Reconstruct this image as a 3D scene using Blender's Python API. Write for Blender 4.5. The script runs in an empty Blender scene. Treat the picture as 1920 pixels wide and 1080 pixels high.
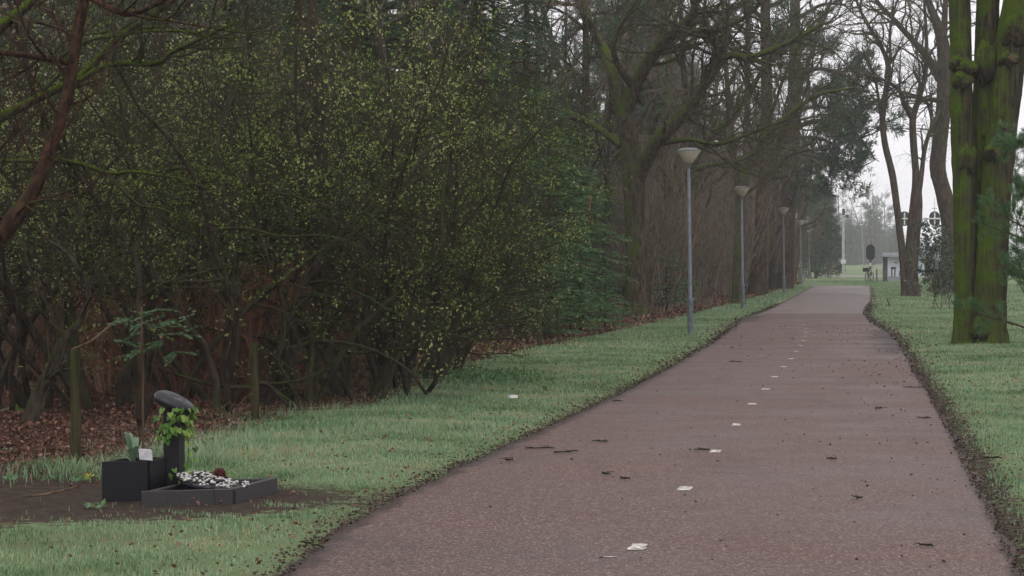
import bpy, math, random
import numpy as np
from mathutils import Vector, Matrix

# ------------------------------------------------------------------ camera, sky, sun, exposure
SC = bpy.context.scene
COL = SC.collection
F, HZ, EYE = 4200.0, 484.0, 1.64          # focal length and horizon in photo pixels (1920 wide), eye height

cam = bpy.data.objects.new('camera', bpy.data.cameras.new('camera'))
COL.objects.link(cam)
cam.data.sensor_width = 36.0
cam.data.lens = F / 1920.0 * 36.0
cam.data.clip_start = 0.1
cam.data.clip_end = 3000.0
cam.location = (0, 0, EYE)
cam.rotation_euler = (math.radians(90) - math.atan((540 - HZ) / F), 0, 0)
SC.camera = cam

world = bpy.data.worlds.new('World')
SC.world = world
world.use_nodes = True
wn, wl = world.node_tree.nodes, world.node_tree.links
wn.clear()
SUN_EL, SUN_ROT = math.radians(50), math.radians(200)
sky = wn.new('ShaderNodeTexSky'); sky.sky_type = 'NISHITA'; sky.sun_disc = False
sky.sun_elevation = SUN_EL; sky.sun_rotation = SUN_ROT; sky.air_density = 1.0; sky.dust_density = 4.0
hsv = wn.new('ShaderNodeHueSaturation'); hsv.inputs['Saturation'].default_value = 0.12
mixc = wn.new('ShaderNodeMix'); mixc.data_type = 'RGBA'; mixc.inputs[0].default_value = 0.82
mixc.inputs[7].default_value = (11.2, 10.9, 11.4, 1)       # the even white of the cloud layer
bg = wn.new('ShaderNodeBackground'); bg.inputs['Strength'].default_value = 0.1
wo = wn.new('ShaderNodeOutputWorld')
wl.new(sky.outputs[0], hsv.inputs['Color']); wl.new(hsv.outputs[0], mixc.inputs[6])
wl.new(mixc.outputs[2], bg.inputs['Color']); wl.new(bg.outputs[0], wo.inputs['Surface'])

sd = bpy.data.lights.new('sun', 'SUN'); sd.energy = 0.5; sd.angle = math.radians(60); sd.color = (1, 0.97, 0.93)
sun = bpy.data.objects.new('sun', sd); COL.objects.link(sun)
sun.location = (0, 0, 60)
sun.rotation_euler = (math.radians(90) - SUN_EL, 0, math.radians(180) - SUN_ROT)

SC.view_settings.view_transform = 'Standard'
SC.view_settings.look = 'None'
SC.view_settings.exposure = 0.2
SC.view_settings.gamma = 1.0
SC.view_settings.use_curve_mapping = False
SC.render.engine = 'CYCLES'
cy = SC.cycles
cy.use_denoising = True
SC.render.filter_size = 1.2
cy.max_bounces = 5; cy.diffuse_bounces = 3; cy.glossy_bounces = 2; cy.transmission_bounces = 3
cy.volume_bounces = 1; cy.transparent_max_bounces = 8
cy.caustics_reflective = False; cy.caustics_refractive = False
cy.use_adaptive_sampling = True; cy.adaptive_threshold = 0.01

rng = random.Random(7)
NR = np.random.default_rng(11)

def Q(px, py, d):            # a point at distance d seen at photo pixel (px, py)
    return np.array(((px - 960) / F * d, d, EYE - (py - HZ) / F * d))
def G(px, py):               # the ground point seen at photo pixel (px, py)
    d = F * EYE / (py - HZ)
    return np.array(((px - 960) / F * d, d, 0.0))

def edge(pts):
    a = np.array([G(*p) for p in pts]); o = np.argsort(a[:, 1]); a = a[o]
    def f(y):
        y = np.asarray(y, float)
        x = np.interp(y, a[:, 1], a[:, 0])
        lo = (a[1, 0] - a[0, 0]) / (a[1, 1] - a[0, 1])
        return np.where(y < a[0, 1], a[0, 0] + (y - a[0, 1]) * lo, x)
    return f
XL = edge([(530,1080),(620,1002),(720,945),(850,880),(1000,812),(1150,744),(1250,692),(1330,645),(1366,620),(1392,597),(1440,580),(1480,560),(1524,537)])
XR = edge([(1922,1080),(1848,930),(1792,820),(1748,740),(1720,700),(1692,650),(1672,625),(1636,605),(1622,587),(1634,560),(1632,537)])
XB = edge([(330,855),(400,825),(500,790),(700,755),(830,690),(1000,650),(1200,610),(1400,560),(1520,524)])
PATH_END = F * EYE / (536 - HZ)
RED_END = F * EYE / (588 - HZ)

# ------------------------------------------------------------------ mesh helpers
class Geo:
    def __init__(s): s.v = []; s.q = []; s.t = []; s.n = 0; s.tint = []
    def add(s, v, q=None, t=None, tint=0.5):
        v = np.asarray(v, float).reshape(-1, 3)
        if q is not None and len(q): s.q.append(np.asarray(q, int) + s.n)
        if t is not None and len(t): s.t.append(np.asarray(t, int) + s.n)
        s.v.append(v); s.n += len(v)
        tt = np.asarray(tint, float)
        s.tint.append(np.full(len(v), float(tt)) if tt.ndim == 0 else tt)
        return s
    def mesh(s, name, mat=None, smooth=False):
        me = bpy.data.meshes.new(name)
        v = np.concatenate(s.v) if s.v else np.zeros((0, 3))
        q = np.concatenate(s.q) if s.q else np.zeros((0, 4), int)
        t = np.concatenate(s.t) if s.t else np.zeros((0, 3), int)
        nl = len(q) * 4 + len(t) * 3
        me.vertices.add(len(v)); me.vertices.foreach_set('co', v.astype(np.float32).ravel())
        me.loops.add(nl); me.loops.foreach_set('vertex_index', np.concatenate([q.ravel(), t.ravel()]).astype(np.int32))
        me.polygons.add(len(q) + len(t))
        ls = np.concatenate([np.arange(len(q)) * 4, len(q) * 4 + np.arange(len(t)) * 3]).astype(np.int32)
        me.polygons.foreach_set('loop_start', ls)
        me.polygons.foreach_set('use_smooth', np.full(len(ls), bool(smooth)))
        a = me.attributes.new('tint', 'FLOAT', 'POINT')
        a.data.foreach_set('value', np.concatenate(s.tint).astype(np.float32) if s.tint else [])
        if mat: me.materials.append(mat)
        me.update(calc_edges=True)
        return me
    def obj(s, name, mat=None, parent=None, smooth=False):
        o = bpy.data.objects.new(name, s.mesh(name, mat, smooth))
        COL.objects.link(o)
        if parent: o.parent = parent
        return o

def tag(o, label=None, cat=None, group=None, kind=None):
    if label: o['label'] = label
    if cat: o['category'] = cat
    if group: o['group'] = group
    if kind: o['kind'] = kind
    return o
def thing(name, loc, label, cat, group=None, rz=0.0):
    o = bpy.data.objects.new(name, None); COL.objects.link(o)
    o.location = loc; o.rotation_euler = (0, 0, rz); o.empty_display_size = 0.2
    return tag(o, label, cat, group)
KIDS = {}
def kids(o):
    return [c for c in bpy.data.objects if c.parent == o]
def snap(root):              # remember a thing's children so that copying stays quick
    def rec(o): return [(c, rec(c)) for c in kids(o)]
    KIDS[root] = rec(root); return root
def dup(root, loc, rz=0.0, sc=1.0, label=None, group=None, szz=None):
    r = root.copy(); COL.objects.link(r)
    r.location = loc; r.rotation_euler = (0, 0, rz); r.scale = (sc, sc, szz or sc)
    if label: r['label'] = label
    if group: r['group'] = group
    def rec(lst, par):
        for c, sub in lst:
            n = c.copy(); COL.objects.link(n); n.parent = par; rec(sub, n)
    rec(KIDS[root], r)
    return r

def norm(a): return a / np.maximum(np.linalg.norm(a, axis=-1, keepdims=True), 1e-9)

def tubes(g, polys, sides=4, cap=False, tint=0.5, rough=0.0):
    """polys: list of (points (n,3), radii (n,)) swept to tubes, batched by point count."""
    by = {}
    for p, r in polys: by.setdefault(len(p), []).append((p, r))
    for n, lst in by.items():
        P = np.array([a for a, b in lst], float); R = np.array([b for a, b in lst], float)
        m = len(lst)
        T = np.empty_like(P); T[:, 1:-1] = P[:, 2:] - P[:, :-2]; T[:, 0] = P[:, 1] - P[:, 0]; T[:, -1] = P[:, -1] - P[:, -2]
        T = norm(T)
        ax = norm(P[:, -1] - P[:, 0])
        ref = np.where(np.abs(ax[:, 2:3]) > 0.8, np.array([[1.0, 0.13, 0]]), np.array([[0.05, 0, 1.0]]))
        U = norm(np.cross(T, ref[:, None, :])); V = np.cross(T, U)
        an = np.arange(sides) / sides * 2 * math.pi
        rr = R[:, :, None] * np.ones(sides)
        if rough:
            rr = rr * (1 + rough * NR.normal(size=(m, 1, sides)) * .8 + rough * .6 * NR.normal(size=(m, n, sides)))
        ring = P[:, :, None] + rr[..., None] * (np.cos(an)[None, None, :, None] * U[:, :, None] + np.sin(an)[None, None, :, None] * V[:, :, None])
        base = (np.arange(m) * n * sides)[:, None, None] + (np.arange(n - 1) * sides)[None, :, None]
        i = np.arange(sides); j = (i + 1) % sides
        q = np.stack([base + i, base + j, base + sides + j, base + sides + i], -1).reshape(-1, 4)
        t = None
        v = ring.reshape(-1, 3)
        if cap:
            k0 = len(v)
            v = np.concatenate([v, P[:, -1]])
            bt = (np.arange(m) * n * sides + (n - 1) * sides)[:, None]
            t = np.stack([bt + i, bt + j, np.broadcast_to((k0 + np.arange(m))[:, None], (m, sides))], -1).reshape(-1, 3)
        g.add(v, q, t, tint)
    return g

def trunk(g, p, rd, sides, amp, seed, flare=0.0):
    """a swept trunk with bark ridges, lumps and a root flare"""
    r = np.random.default_rng(seed); n = max(40, len(p) * 3)
    s = smooth_path(np.column_stack([p, rd]), n); p, rd = s[:, :3], s[:, 3]
    T = np.gradient(p, axis=0); T = norm(T); U = norm(np.cross(T, np.array([[1.0, .13, 0]]))); V_ = np.cross(T, U)
    an = np.arange(sides) / sides * 2 * math.pi; L_ = np.concatenate([[0], np.cumsum(np.linalg.norm(np.diff(p, axis=0), axis=1))])[:, None]
    m_ = np.ones((n, sides)); A_ = an[None]
    for k, f, a in ((2, .9, .5), (3, 1.7, .5), (5, 2.6, .45), (8, 1.3, .45), (11, 2.1, .4), (15, 3.1, .35), (19, 4.5, .3)):
        m_ += amp * a * np.sin(k * A_ + r.uniform(0, 6.28) + 1.1 * np.sin(f * L_ + r.uniform(0, 6.28)))
    m_ += amp * .35 * r.normal(size=m_.shape)
    if flare: m_ *= 1 + flare * np.exp(-L_ / .28) * (1 + .6 * np.sin(5 * A_ + r.uniform(0, 6)))
    rr = rd[:, None] * m_
    v = (p[:, None] + rr[..., None] * (np.cos(an)[None, :, None] * U[:, None] + np.sin(an)[None, :, None] * V_[:, None])).reshape(-1, 3)
    i, j = np.meshgrid(np.arange(n - 1), np.arange(sides), indexing='ij'); a = (i * sides + j).ravel(); b = (i * sides + (j + 1) % sides).ravel()
    g.add(v, np.stack([a, b, b + sides, a + sides], 1))
    return g
def smooth_path(pts, n):
    """Catmull-Rom through rows of pts (any columns) resampled to n rows"""
    p = np.array(pts, float); k = len(p)
    e = np.concatenate([[2 * p[0] - p[1]], p, [2 * p[-1] - p[-2]]])
    u = np.linspace(0, k - 1 - 1e-6, n); i = u.astype(int); f = (u - i)[:, None]
    a, b, c, d = e[i], e[i + 1], e[i + 2], e[i + 3]
    return .5 * (2 * b + (c - a) * f + (2 * a - 5 * b + 4 * c - d) * f ** 2 + (3 * b - a - 3 * c + d) * f ** 3)

def vnorm(x, y, z):
    l = math.sqrt(x * x + y * y + z * z) or 1.0
    return x / l, y / l, z / l
def turn(d, ang, az, r):
    """direction d tilted by ang in azimuth az"""
    dx, dy, dz = d
    if abs(dz) < .9: ux, uy, uz = vnorm(dy, -dx, 0)
    else: ux, uy, uz = vnorm(0, dz, -dy)
    vx, vy, vz = dy * uz - dz * uy, dz * ux - dx * uz, dx * uy - dy * ux
    ca, sa, c, s = math.cos(ang), math.sin(ang), math.cos(az), math.sin(az)
    return vnorm(dx * ca + sa * (c * ux + s * vx), dy * ca + sa * (c * uy + s * vy), dz * ca + sa * (c * uz + s * vz))

def grow(r, out, tips, p, d, L, rad, lvl, S, rend=None):
    n = S['n'][lvl]; w = S['wig'][lvl]; tr = S['trop'][lvl]; st = L / (n - 1)
    rend = rad * S.get('taper', .35) if rend is None else rend
    pts = [p]; dirs = [d]; x, y, z = p
    for i in range(n - 1):
        d = vnorm(d[0] + r.gauss(0, w), d[1] + r.gauss(0, w), d[2] + r.gauss(0, w) + tr)
        x += d[0] * st; y += d[1] * st; z += d[2] * st
        if z < .05: z = .05
        pts.append((x, y, z)); dirs.append(d)
    rads = [rad + (rend - rad) * i / (n - 1) for i in range(n)]
    out.setdefault(lvl, []).append((pts, rads))
    if lvl >= S['tiplvl']: tips.append((pts, dirs))
    if lvl + 1 < len(S['n']):
        k = S['kids'][lvl]; k = int(k + r.random())
        for c in range(k):
            t = S['t0'][lvl] + (1 - S['t0'][lvl]) * (c + r.random()) / max(k, 1)
            t = min(t, .999); f = t * (n - 1); i = int(f); f -= i
            a, b = pts[i], pts[i + 1]
            q = (a[0] + (b[0] - a[0]) * f, a[1] + (b[1] - a[1]) * f, a[2] + (b[2] - a[2]) * f)
            rr = rads[i] + (rads[i + 1] - rads[i]) * f
            dd = turn(dirs[i + 1], S['ang'][lvl] * r.uniform(.6, 1.3), r.uniform(0, 6.283), r)
            LL = S['len'][lvl + 1] * r.uniform(.55, 1.2) * (1 - S.get('shape', .45) * t)
            grow(r, out, tips, q, dd, LL, max(min(rr * .65, S['rmax'][lvl + 1]), .0025), lvl + 1, S)

def sprout(r, out, tips, pts, rads, count, S, lvl=1, t0=.25, up=0.0, ls=1.0):
    """side branches along a hand-laid limb"""
    n = len(pts)
    for c in range(count):
        t = t0 + (1 - t0) * (c + r.random()) / count
        f = min(t, .999) * (n - 1); i = int(f)
        a, b = pts[i], pts[i + 1]; f -= i
        q = tuple(a + (b - a) * f); d = vnorm(*(b - a)); rr = rads[i]
        dd = turn(d, S['ang'][lvl - 1] * r.uniform(.7, 1.3), r.uniform(0, 6.283), r)
        dd = vnorm(dd[0], dd[1], dd[2] + up)
        grow(r, out, tips, q, dd, S['len'][lvl] * r.uniform(.6, 1.25) * ls, max(min(rr * .55, S['rmax'][lvl]), .004), lvl, S)

_fd = np.random.default_rng(3)
FW = _fd.normal(size=(10, 3)); FP = _fd.uniform(0, 6.283, 10)
def clumpiness(p, sc):
    return np.sin(np.asarray(p) @ (FW.T * sc) + FP).sum(1) / 2.24
def build_levels(g, out, sides):
    for l, lst in out.items():
        tubes(g, lst, sides[min(l, len(sides) - 1)], tint=.5)

def leaves(g, pos, axis, size, wr=.5, fold=.25, tint=None, droop=0):
    """diamond leaves: one folded quad each"""
    pos = np.asarray(pos, float); n = len(pos)
    ax = norm(np.asarray(axis, float)); size = np.broadcast_to(np.asarray(size, float), n)[:, None]
    side = norm(np.cross(ax, NR.normal(size=(n, 3)))); nn = np.cross(side, ax)
    b = pos; tip = pos + ax * size; mid = pos + ax * size * .45 + nn * size * fold * .3
    l = mid + side * size * wr * .5; rr = mid - side * size * wr * .5
    v = np.stack([b, l, tip, rr], 1).reshape(-1, 3)
    q = np.arange(n * 4).reshape(-1, 4)
    if tint is None: tint = NR.random(n)
    g.add(v, q, tint=np.repeat(tint, 4))
    return g

def box(g, c, s, rz=0, tint=.5, taper=1.0):
    x, y, z = np.array(s) / 2
    v = np.array([(-x,-y,-z),(x,-y,-z),(x,y,-z),(-x,y,-z),(-x*taper,-y*taper,z),(x*taper,-y*taper,z),(x*taper,y*taper,z),(-x*taper,y*taper,z)])
    c0, s0 = math.cos(rz), math.sin(rz)
    v = np.stack([v[:,0]*c0 - v[:,1]*s0, v[:,0]*s0 + v[:,1]*c0, v[:,2]], 1) + np.array(c)
    return g.add(v, [(0,3,2,1),(4,5,6,7),(0,1,5,4),(1,2,6,5),(2,3,7,6),(3,0,4,7)], tint=tint)
def prism(g, poly, z0, z1, inset=0, bev=0, tint=.5):
    """extruded polygon with a small bevelled top edge"""
    p = np.array(poly, float)[:, :2]; n = len(p); c = p.mean(0)
    rings = [(p, z0), (p, z1 - bev)]
    if bev:
        d = norm(p - c) * bev * 1.3; rings.append((p - d, z1))
    v = np.concatenate([np.column_stack([a, np.full(n, z)]) for a, z in rings])
    i = np.arange(n); j = (i + 1) % n; q = []
    for k in range(len(rings) - 1): q += [(k*n+a, k*n+b, (k+1)*n+b, (k+1)*n+a) for a, b in zip(i, j)]
    top = [(len(rings)-1)*n + a for a in i]
    ct = len(v); v = np.concatenate([v, [[*rings[-1][0].mean(0), z1]]])
    return g.add(v, q, [(a, top[(k+1) % n], ct) for k, a in enumerate(top)], tint)
def lathe(g, prof, c=(0, 0, 0), sides=20, tint=.5, rot=None):
    """profile of (radius, z) turned round the z axis"""
    pr = np.array(prof, float); an = np.arange(sides) / sides * 2 * math.pi
    v = np.stack([pr[:, 0:1] * np.cos(an), pr[:, 0:1] * np.sin(an), np.repeat(pr[:, 1:2], sides, 1)], -1).reshape(-1, 3)
    if rot is not None: v = v @ np.array(rot).T
    v = v + np.array(c)
    i = np.arange(sides); j = (i + 1) % sides
    q = np.concatenate([np.stack([k*sides+i, k*sides+j, (k+1)*sides+j, (k+1)*sides+i], 1) for k in range(len(pr) - 1)])
    return g.add(v, q, tint=tint)
def rotm(ax, a): return np.array(Matrix.Rotation(a, 3, ax))

# ------------------------------------------------------------------ materials
def mat(name, col=(.5, .5, .5), rough=.8, spec=.3, metal=0):
    m = bpy.data.materials.new(name); m.use_nodes = True
    b = m.node_tree.nodes['Principled BSDF']
    b.inputs['Base Color'].default_value = (*col, 1); b.inputs['Roughness'].default_value = rough
    b.inputs['Specular IOR Level'].default_value = spec; b.inputs['Metallic'].default_value = metal
    return m, m.node_tree.nodes, m.node_tree.links, b
def ramp(N, stops, interp='LINEAR'):
    r = N.new('ShaderNodeValToRGB'); cr = r.color_ramp; cr.interpolation = interp
    while len(cr.elements) < len(stops): cr.elements.new(.5)
    for e, (p, c) in zip(cr.elements, stops):
        e.position = p; e.color = (*c, 1) if len(c) == 3 else c
    return r
def noise(N, L, scale, detail=4, rough=.55, vec=None, dist=0):
    n = N.new('ShaderNodeTexNoise'); n.inputs['Scale'].default_value = scale; n.inputs['Detail'].default_value = detail
    n.inputs['Roughness'].default_value = rough; n.inputs['Distortion'].default_value = dist
    if vec is not None: L.new(vec, n.inputs['Vector'])
    return n
def mixrgb(N, L, fac, a, b):
    m = N.new('ShaderNodeMix'); m.data_type = 'RGBA'
    for i, x in ((0, fac), (6, a), (7, b)):
        if hasattr(x, 'is_linked') or hasattr(x, 'links'): L.new(x, m.inputs[i])
        elif i == 0: m.inputs[0].default_value = x
        else: m.inputs[i].default_value = (*x, 1)
    return m.outputs[2]
def mathn(N, L, op, a, b=0.0, clamp=False):
    m = N.new('ShaderNodeMath'); m.operation = op; m.use_clamp = clamp
    for i, x in enumerate((a, b)):
        if hasattr(x, 'links'): L.new(x, m.inputs[i])
        else: m.inputs[i].default_value = x
    return m.outputs[0]
def maprange(N, L, x, a, b, c=0.0, d=1.0):
    m = N.new('ShaderNodeMapRange'); m.interpolation_type = 'SMOOTHSTEP'
    L.new(x, m.inputs[0])
    for i, v in enumerate((a, b, c, d)): m.inputs[i + 1].default_value = v
    return m.outputs[0]
def bump(N, L, b, h, dist, strength=1.0):
    n = N.new('ShaderNodeBump'); n.inputs['Distance'].default_value = dist; n.inputs['Strength'].default_value = strength
    L.new(h, n.inputs['Height']); L.new(n.outputs[0], b.inputs['Normal'])
def objco(N):
    return N.new('ShaderNodeTexCoord').outputs['Object']

def bark(name, a, b_, moss=0.0, mosscol=(.05, .085, .012), zs=.25, scale=14, bumpd=.02, lichen=0):
    m, N, L, b = mat(name, a, .95, .06)
    mp = N.new('ShaderNodeMapping'); mp.inputs['Scale'].default_value = (1, 1, zs); co = objco(N); L.new(co, mp.inputs[0])
    n1 = noise(N, L, scale, 6, .65, mp.outputs[0], .6)
    r = ramp(N, [(.40, b_), (.60, a)]); L.new(n1.outputs[0], r.inputs[0])
    c = r.outputs[0]
    if lichen:
        n3 = noise(N, L, 3, 4, .6, co); lm = maprange(N, L, n3.outputs[0], .5, .72, 0, lichen)
        c = mixrgb(N, L, lm, c, (.12, .14, .10))
    if moss:
        geo = N.new('ShaderNodeNewGeometry'); sx = N.new('ShaderNodeSeparateXYZ'); L.new(geo.outputs['Normal'], sx.inputs[0])
        n2 = noise(N, L, 2.6, 5, .65, co)
        up = mathn(N, L, 'MULTIPLY', sx.outputs[2], .30)
        sd_ = mathn(N, L, 'MULTIPLY', sx.outputs[0], -.13)
        k = mathn(N, L, 'ADD', mathn(N, L, 'ADD', n2.outputs[0], up), sd_)
        mk = maprange(N, L, k, .70 - moss * .5, 1.06 - moss * .5)
        n4 = noise(N, L, 40, 3, .6, co); mr = ramp(N, [(.3, tuple(x * .45 for x in mosscol)), (.7, mosscol)]); L.new(n4.outputs[0], mr.inputs[0])
        c = mixrgb(N, L, mk, c, mr.outputs[0])
    L.new(c, b.inputs['Base Color'])
    bump(N, L, b, n1.outputs[0], bumpd, .9)
    return m
def leafmat(name, stops, rough=.55, trans=.3, spec=.3, ovar=.25):
    m, N, L, b = mat(name, (.1, .1, .1), rough, spec)
    at = N.new('ShaderNodeAttribute'); at.attribute_name = 'tint'
    oi = N.new('ShaderNodeObjectInfo')
    f = mathn(N, L, 'ADD', at.outputs['Fac'], mathn(N, L, 'MULTIPLY', mathn(N, L, 'SUBTRACT', oi.outputs['Random'], .5), ovar), True)
    r = ramp(N, stops); L.new(f, r.inputs[0]); L.new(r.outputs[0], b.inputs['Base Color'])
    if trans:
        t = N.new('ShaderNodeBsdfTranslucent'); L.new(r.outputs[0], t.inputs[0])
        ms = N.new('ShaderNodeMixShader'); ms.inputs[0].default_value = trans
        L.new(b.outputs[0], ms.inputs[1]); L.new(t.outputs[0], ms.inputs[2])
        L.new(ms.outputs[0], N['Material Output'].inputs[0])
    return m
def speckled(name, a, b_, scale, rough=.5, spec=.4, bumpd=0.0, lo=.35, hi=.65, detail=3):
    m, N, L, b = mat(name, a, rough, spec); co = objco(N)
    n = noise(N, L, scale, detail, .6, co); r = ramp(N, [(lo, b_), (hi, a)]); L.new(n.outputs[0], r.inputs[0])
    L.new(r.outputs[0], b.inputs['Base Color'])
    if bumpd: bump(N, L, b, n.outputs[0], bumpd)
    return m

M = {}
M['oak'] = bark('oak_bark', (.105, .080, .058), (.030, .022, .016), .58, (.09, .13, .02))
M['oak_twig'] = bark('oak_twig', (.10, .082, .062), (.035, .028, .02), .38, (.07, .085, .02), 1, 6, .004)
M['moss_oak'] = bark('mossy_oak_bark', (.080, .064, .042), (.018, .014, .009), .66, (.085, .140, .010), .04, 20, .08)
M['red_bark'] = bark('pine_bark', (.080, .042, .027), (.018, .011, .009), .15, zs=.5, scale=20, bumpd=.02)
M['pine_low'] = bark('pine_lower_bark', (.10, .062, .046), (.028, .019, .016), .15, zs=.25, scale=11, bumpd=.025)
M['dark_bark'] = bark('dark_bark', (.075, .060, .046), (.022, .017, .013), .40, (.045, .06, .012), .25, 12, .02)
M['twig'] = bark('brown_twig', (.22, .175, .138), (.09, .068, .052), .12, zs=.5, scale=8, bumpd=.003)
M['shrub_twig'] = bark('shrub_twig', (.060, .047, .035), (.024, .018, .014), .42, (.05, .068, .014), .5, 8, .003)
M['grey_bark'] = bark('grey_brown_bark', (.10, .075, .058), (.03, .021, .016), .28, (.06, .075, .02), .15, 14, .025)
M['dead_wood'] = bark('dead_wood', (.17, .115, .075), (.06, .038, .026), .1, zs=.3, scale=10, bumpd=.004)
M['post'] = bark('weathered_post', (.060, .052, .028), (.022, .019, .010), .56, (.055, .075, .014), .06, 26, .006)
M['stake'] = bark('wooden_stake', (.13, .085, .052), (.05, .03, .018), 0, zs=.1, scale=20, bumpd=.002)
M['log'] = bark('mossy_log', (.075, .052, .034), (.022, .015, .011), .62, (.08, .11, .012), .4, 10, .02)
M['bud'] = leafmat('budding_leaves', [(0, (.11, .18, .03)), (.45, (.26, .345, .08)), (.75, (.43, .47, .15)), (1, (.60, .58, .30))], trans=.5, ovar=.55)
M['bud2'] = leafmat('fresh_leaves', [(0, (.07, .145, .02)), (.5, (.19, .30, .05)), (1, (.34, .44, .12))], trans=.35)
M['needle'] = leafmat('pine_needles', [(0, (.028, .062, .034)), (.6, (.062, .115, .064)), (1, (.11, .17, .10))], trans=.1, rough=.5)
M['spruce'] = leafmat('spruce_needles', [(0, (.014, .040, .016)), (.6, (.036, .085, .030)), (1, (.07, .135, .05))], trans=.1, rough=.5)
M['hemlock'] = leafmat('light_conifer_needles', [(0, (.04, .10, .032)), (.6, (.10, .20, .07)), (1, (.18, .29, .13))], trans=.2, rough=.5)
M['holly'] = leafmat('holly_leaves', [(0, (.012, .028, .014)), (.6, (.022, .05, .022)), (1, (.05, .09, .045))], trans=.05, rough=.3, spec=.5)
M['rowan'] = leafmat('rowan_leaves', [(0, (.04, .09, .035)), (1, (.085, .15, .065))], trans=.3)
M['ivy'] = leafmat('ivy_leaves', [(0, (.03, .10, .014)), (.5, (.11, .235, .03)), (1, (.28, .41, .09))], trans=.35, rough=.4)
M['tulip'] = leafmat('grey_green_leaves', [(0, (.10, .17, .10)), (1, (.20, .29, .19))], trans=.25, rough=.45)
M['broad'] = leafmat('broad_green_leaves', [(0, (.07, .15, .05)), (1, (.16, .28, .13))], trans=.25)
M['litter'] = leafmat('fallen_leaves', [(0, (.026, .014, .009)), (.35, (.095, .040, .023)), (.75, (.18, .085, .052)), (1, (.38, .25, .18))], trans=.05, rough=.7)
M['debris'] = leafmat('path_debris', [(0, (.03, .02, .015)), (.45, (.085, .052, .038)), (.8, (.15, .098, .070)), (1, (.30, .22, .16))], trans=0, rough=.7)
M['grass'] = leafmat('grass_blades', [(0, (.05, .095, .035)), (.3, (.145, .245, .11)), (.7, (.265, .395, .225)), (.92, (.38, .49, .34)), (1, (.40, .33, .18))], trans=.3, rough=.45)
M['brushwood'] = leafmat('dead_brushwood', [(0, (.11, .045, .026)), (1, (.28, .12, .068))], trans=0)
M['mossy_stem'] = bark('mossy_stem', (.055, .042, .030), (.018, .013, .010), .48, (.05, .075, .012), .3, 14, .012)
M['moss'] = speckled('moss_cushion', (.13, .19, .02), (.05, .085, .01), 30, .95, .1, .01)

# ground: forest litter, soil and short turf, told apart by what grows there
m, N, L, b = mat('ground_soil', (.05, .04, .03), .95, .15); co = objco(N)
at = N.new('ShaderNodeAttribute'); at.attribute_name = 'forest'
so = N.new('ShaderNodeAttribute'); so.attribute_name = 'soil'
nz = noise(N, L, 1.1, 6, .65, co); n2 = noise(N, L, 9, 6, .7, co); n3 = noise(N, L, 60, 4, .7, co)
soil = ramp(N, [(.3, (.022, .015, .011)), (.55, (.055, .037, .027)), (.75, (.10, .07, .053))]); L.new(n2.outputs[0], soil.inputs[0])
litr = ramp(N, [(.3, (.020, .010, .007)), (.5, (.060, .027, .017)), (.7, (.115, .055, .036))]); L.new(n3.outputs[0], litr.inputs[0])
turf = ramp(N, [(.33, (.045, .034, .024)), (.5, (.13, .18, .08)), (.72, (.22, .30, .145))]); L.new(n3.outputs[0], turf.inputs[0])
turf2 = ramp(N, [(.30, (.15, .12, .065)), (.45, (.15, .20, .09)), (.7, (.19, .275, .135))]); L.new(noise(N, L, .55, 5, .7, co).outputs[0], turf2.inputs[0])
tf = mixrgb(N, L, .5, turf.outputs[0], turf2.outputs[0])
fo = mathn(N, L, 'ADD', at.outputs['Fac'], mathn(N, L, 'MULTIPLY', mathn(N, L, 'SUBTRACT', n2.outputs[0], .5), .7))
c = mixrgb(N, L, maprange(N, L, fo, .4, .6), tf, litr.outputs[0])
sm = mathn(N, L, 'ADD', so.outputs['Fac'], mathn(N, L, 'MULTIPLY', mathn(N, L, 'SUBTRACT', n2.outputs[0], .5), 1.6))
c = mixrgb(N, L, maprange(N, L, sm, .38, .62), c, soil.outputs[0])
L.new(c, b.inputs['Base Color']); bump(N, L, b, n3.outputs[0], .02)
M['ground'] = m

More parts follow.
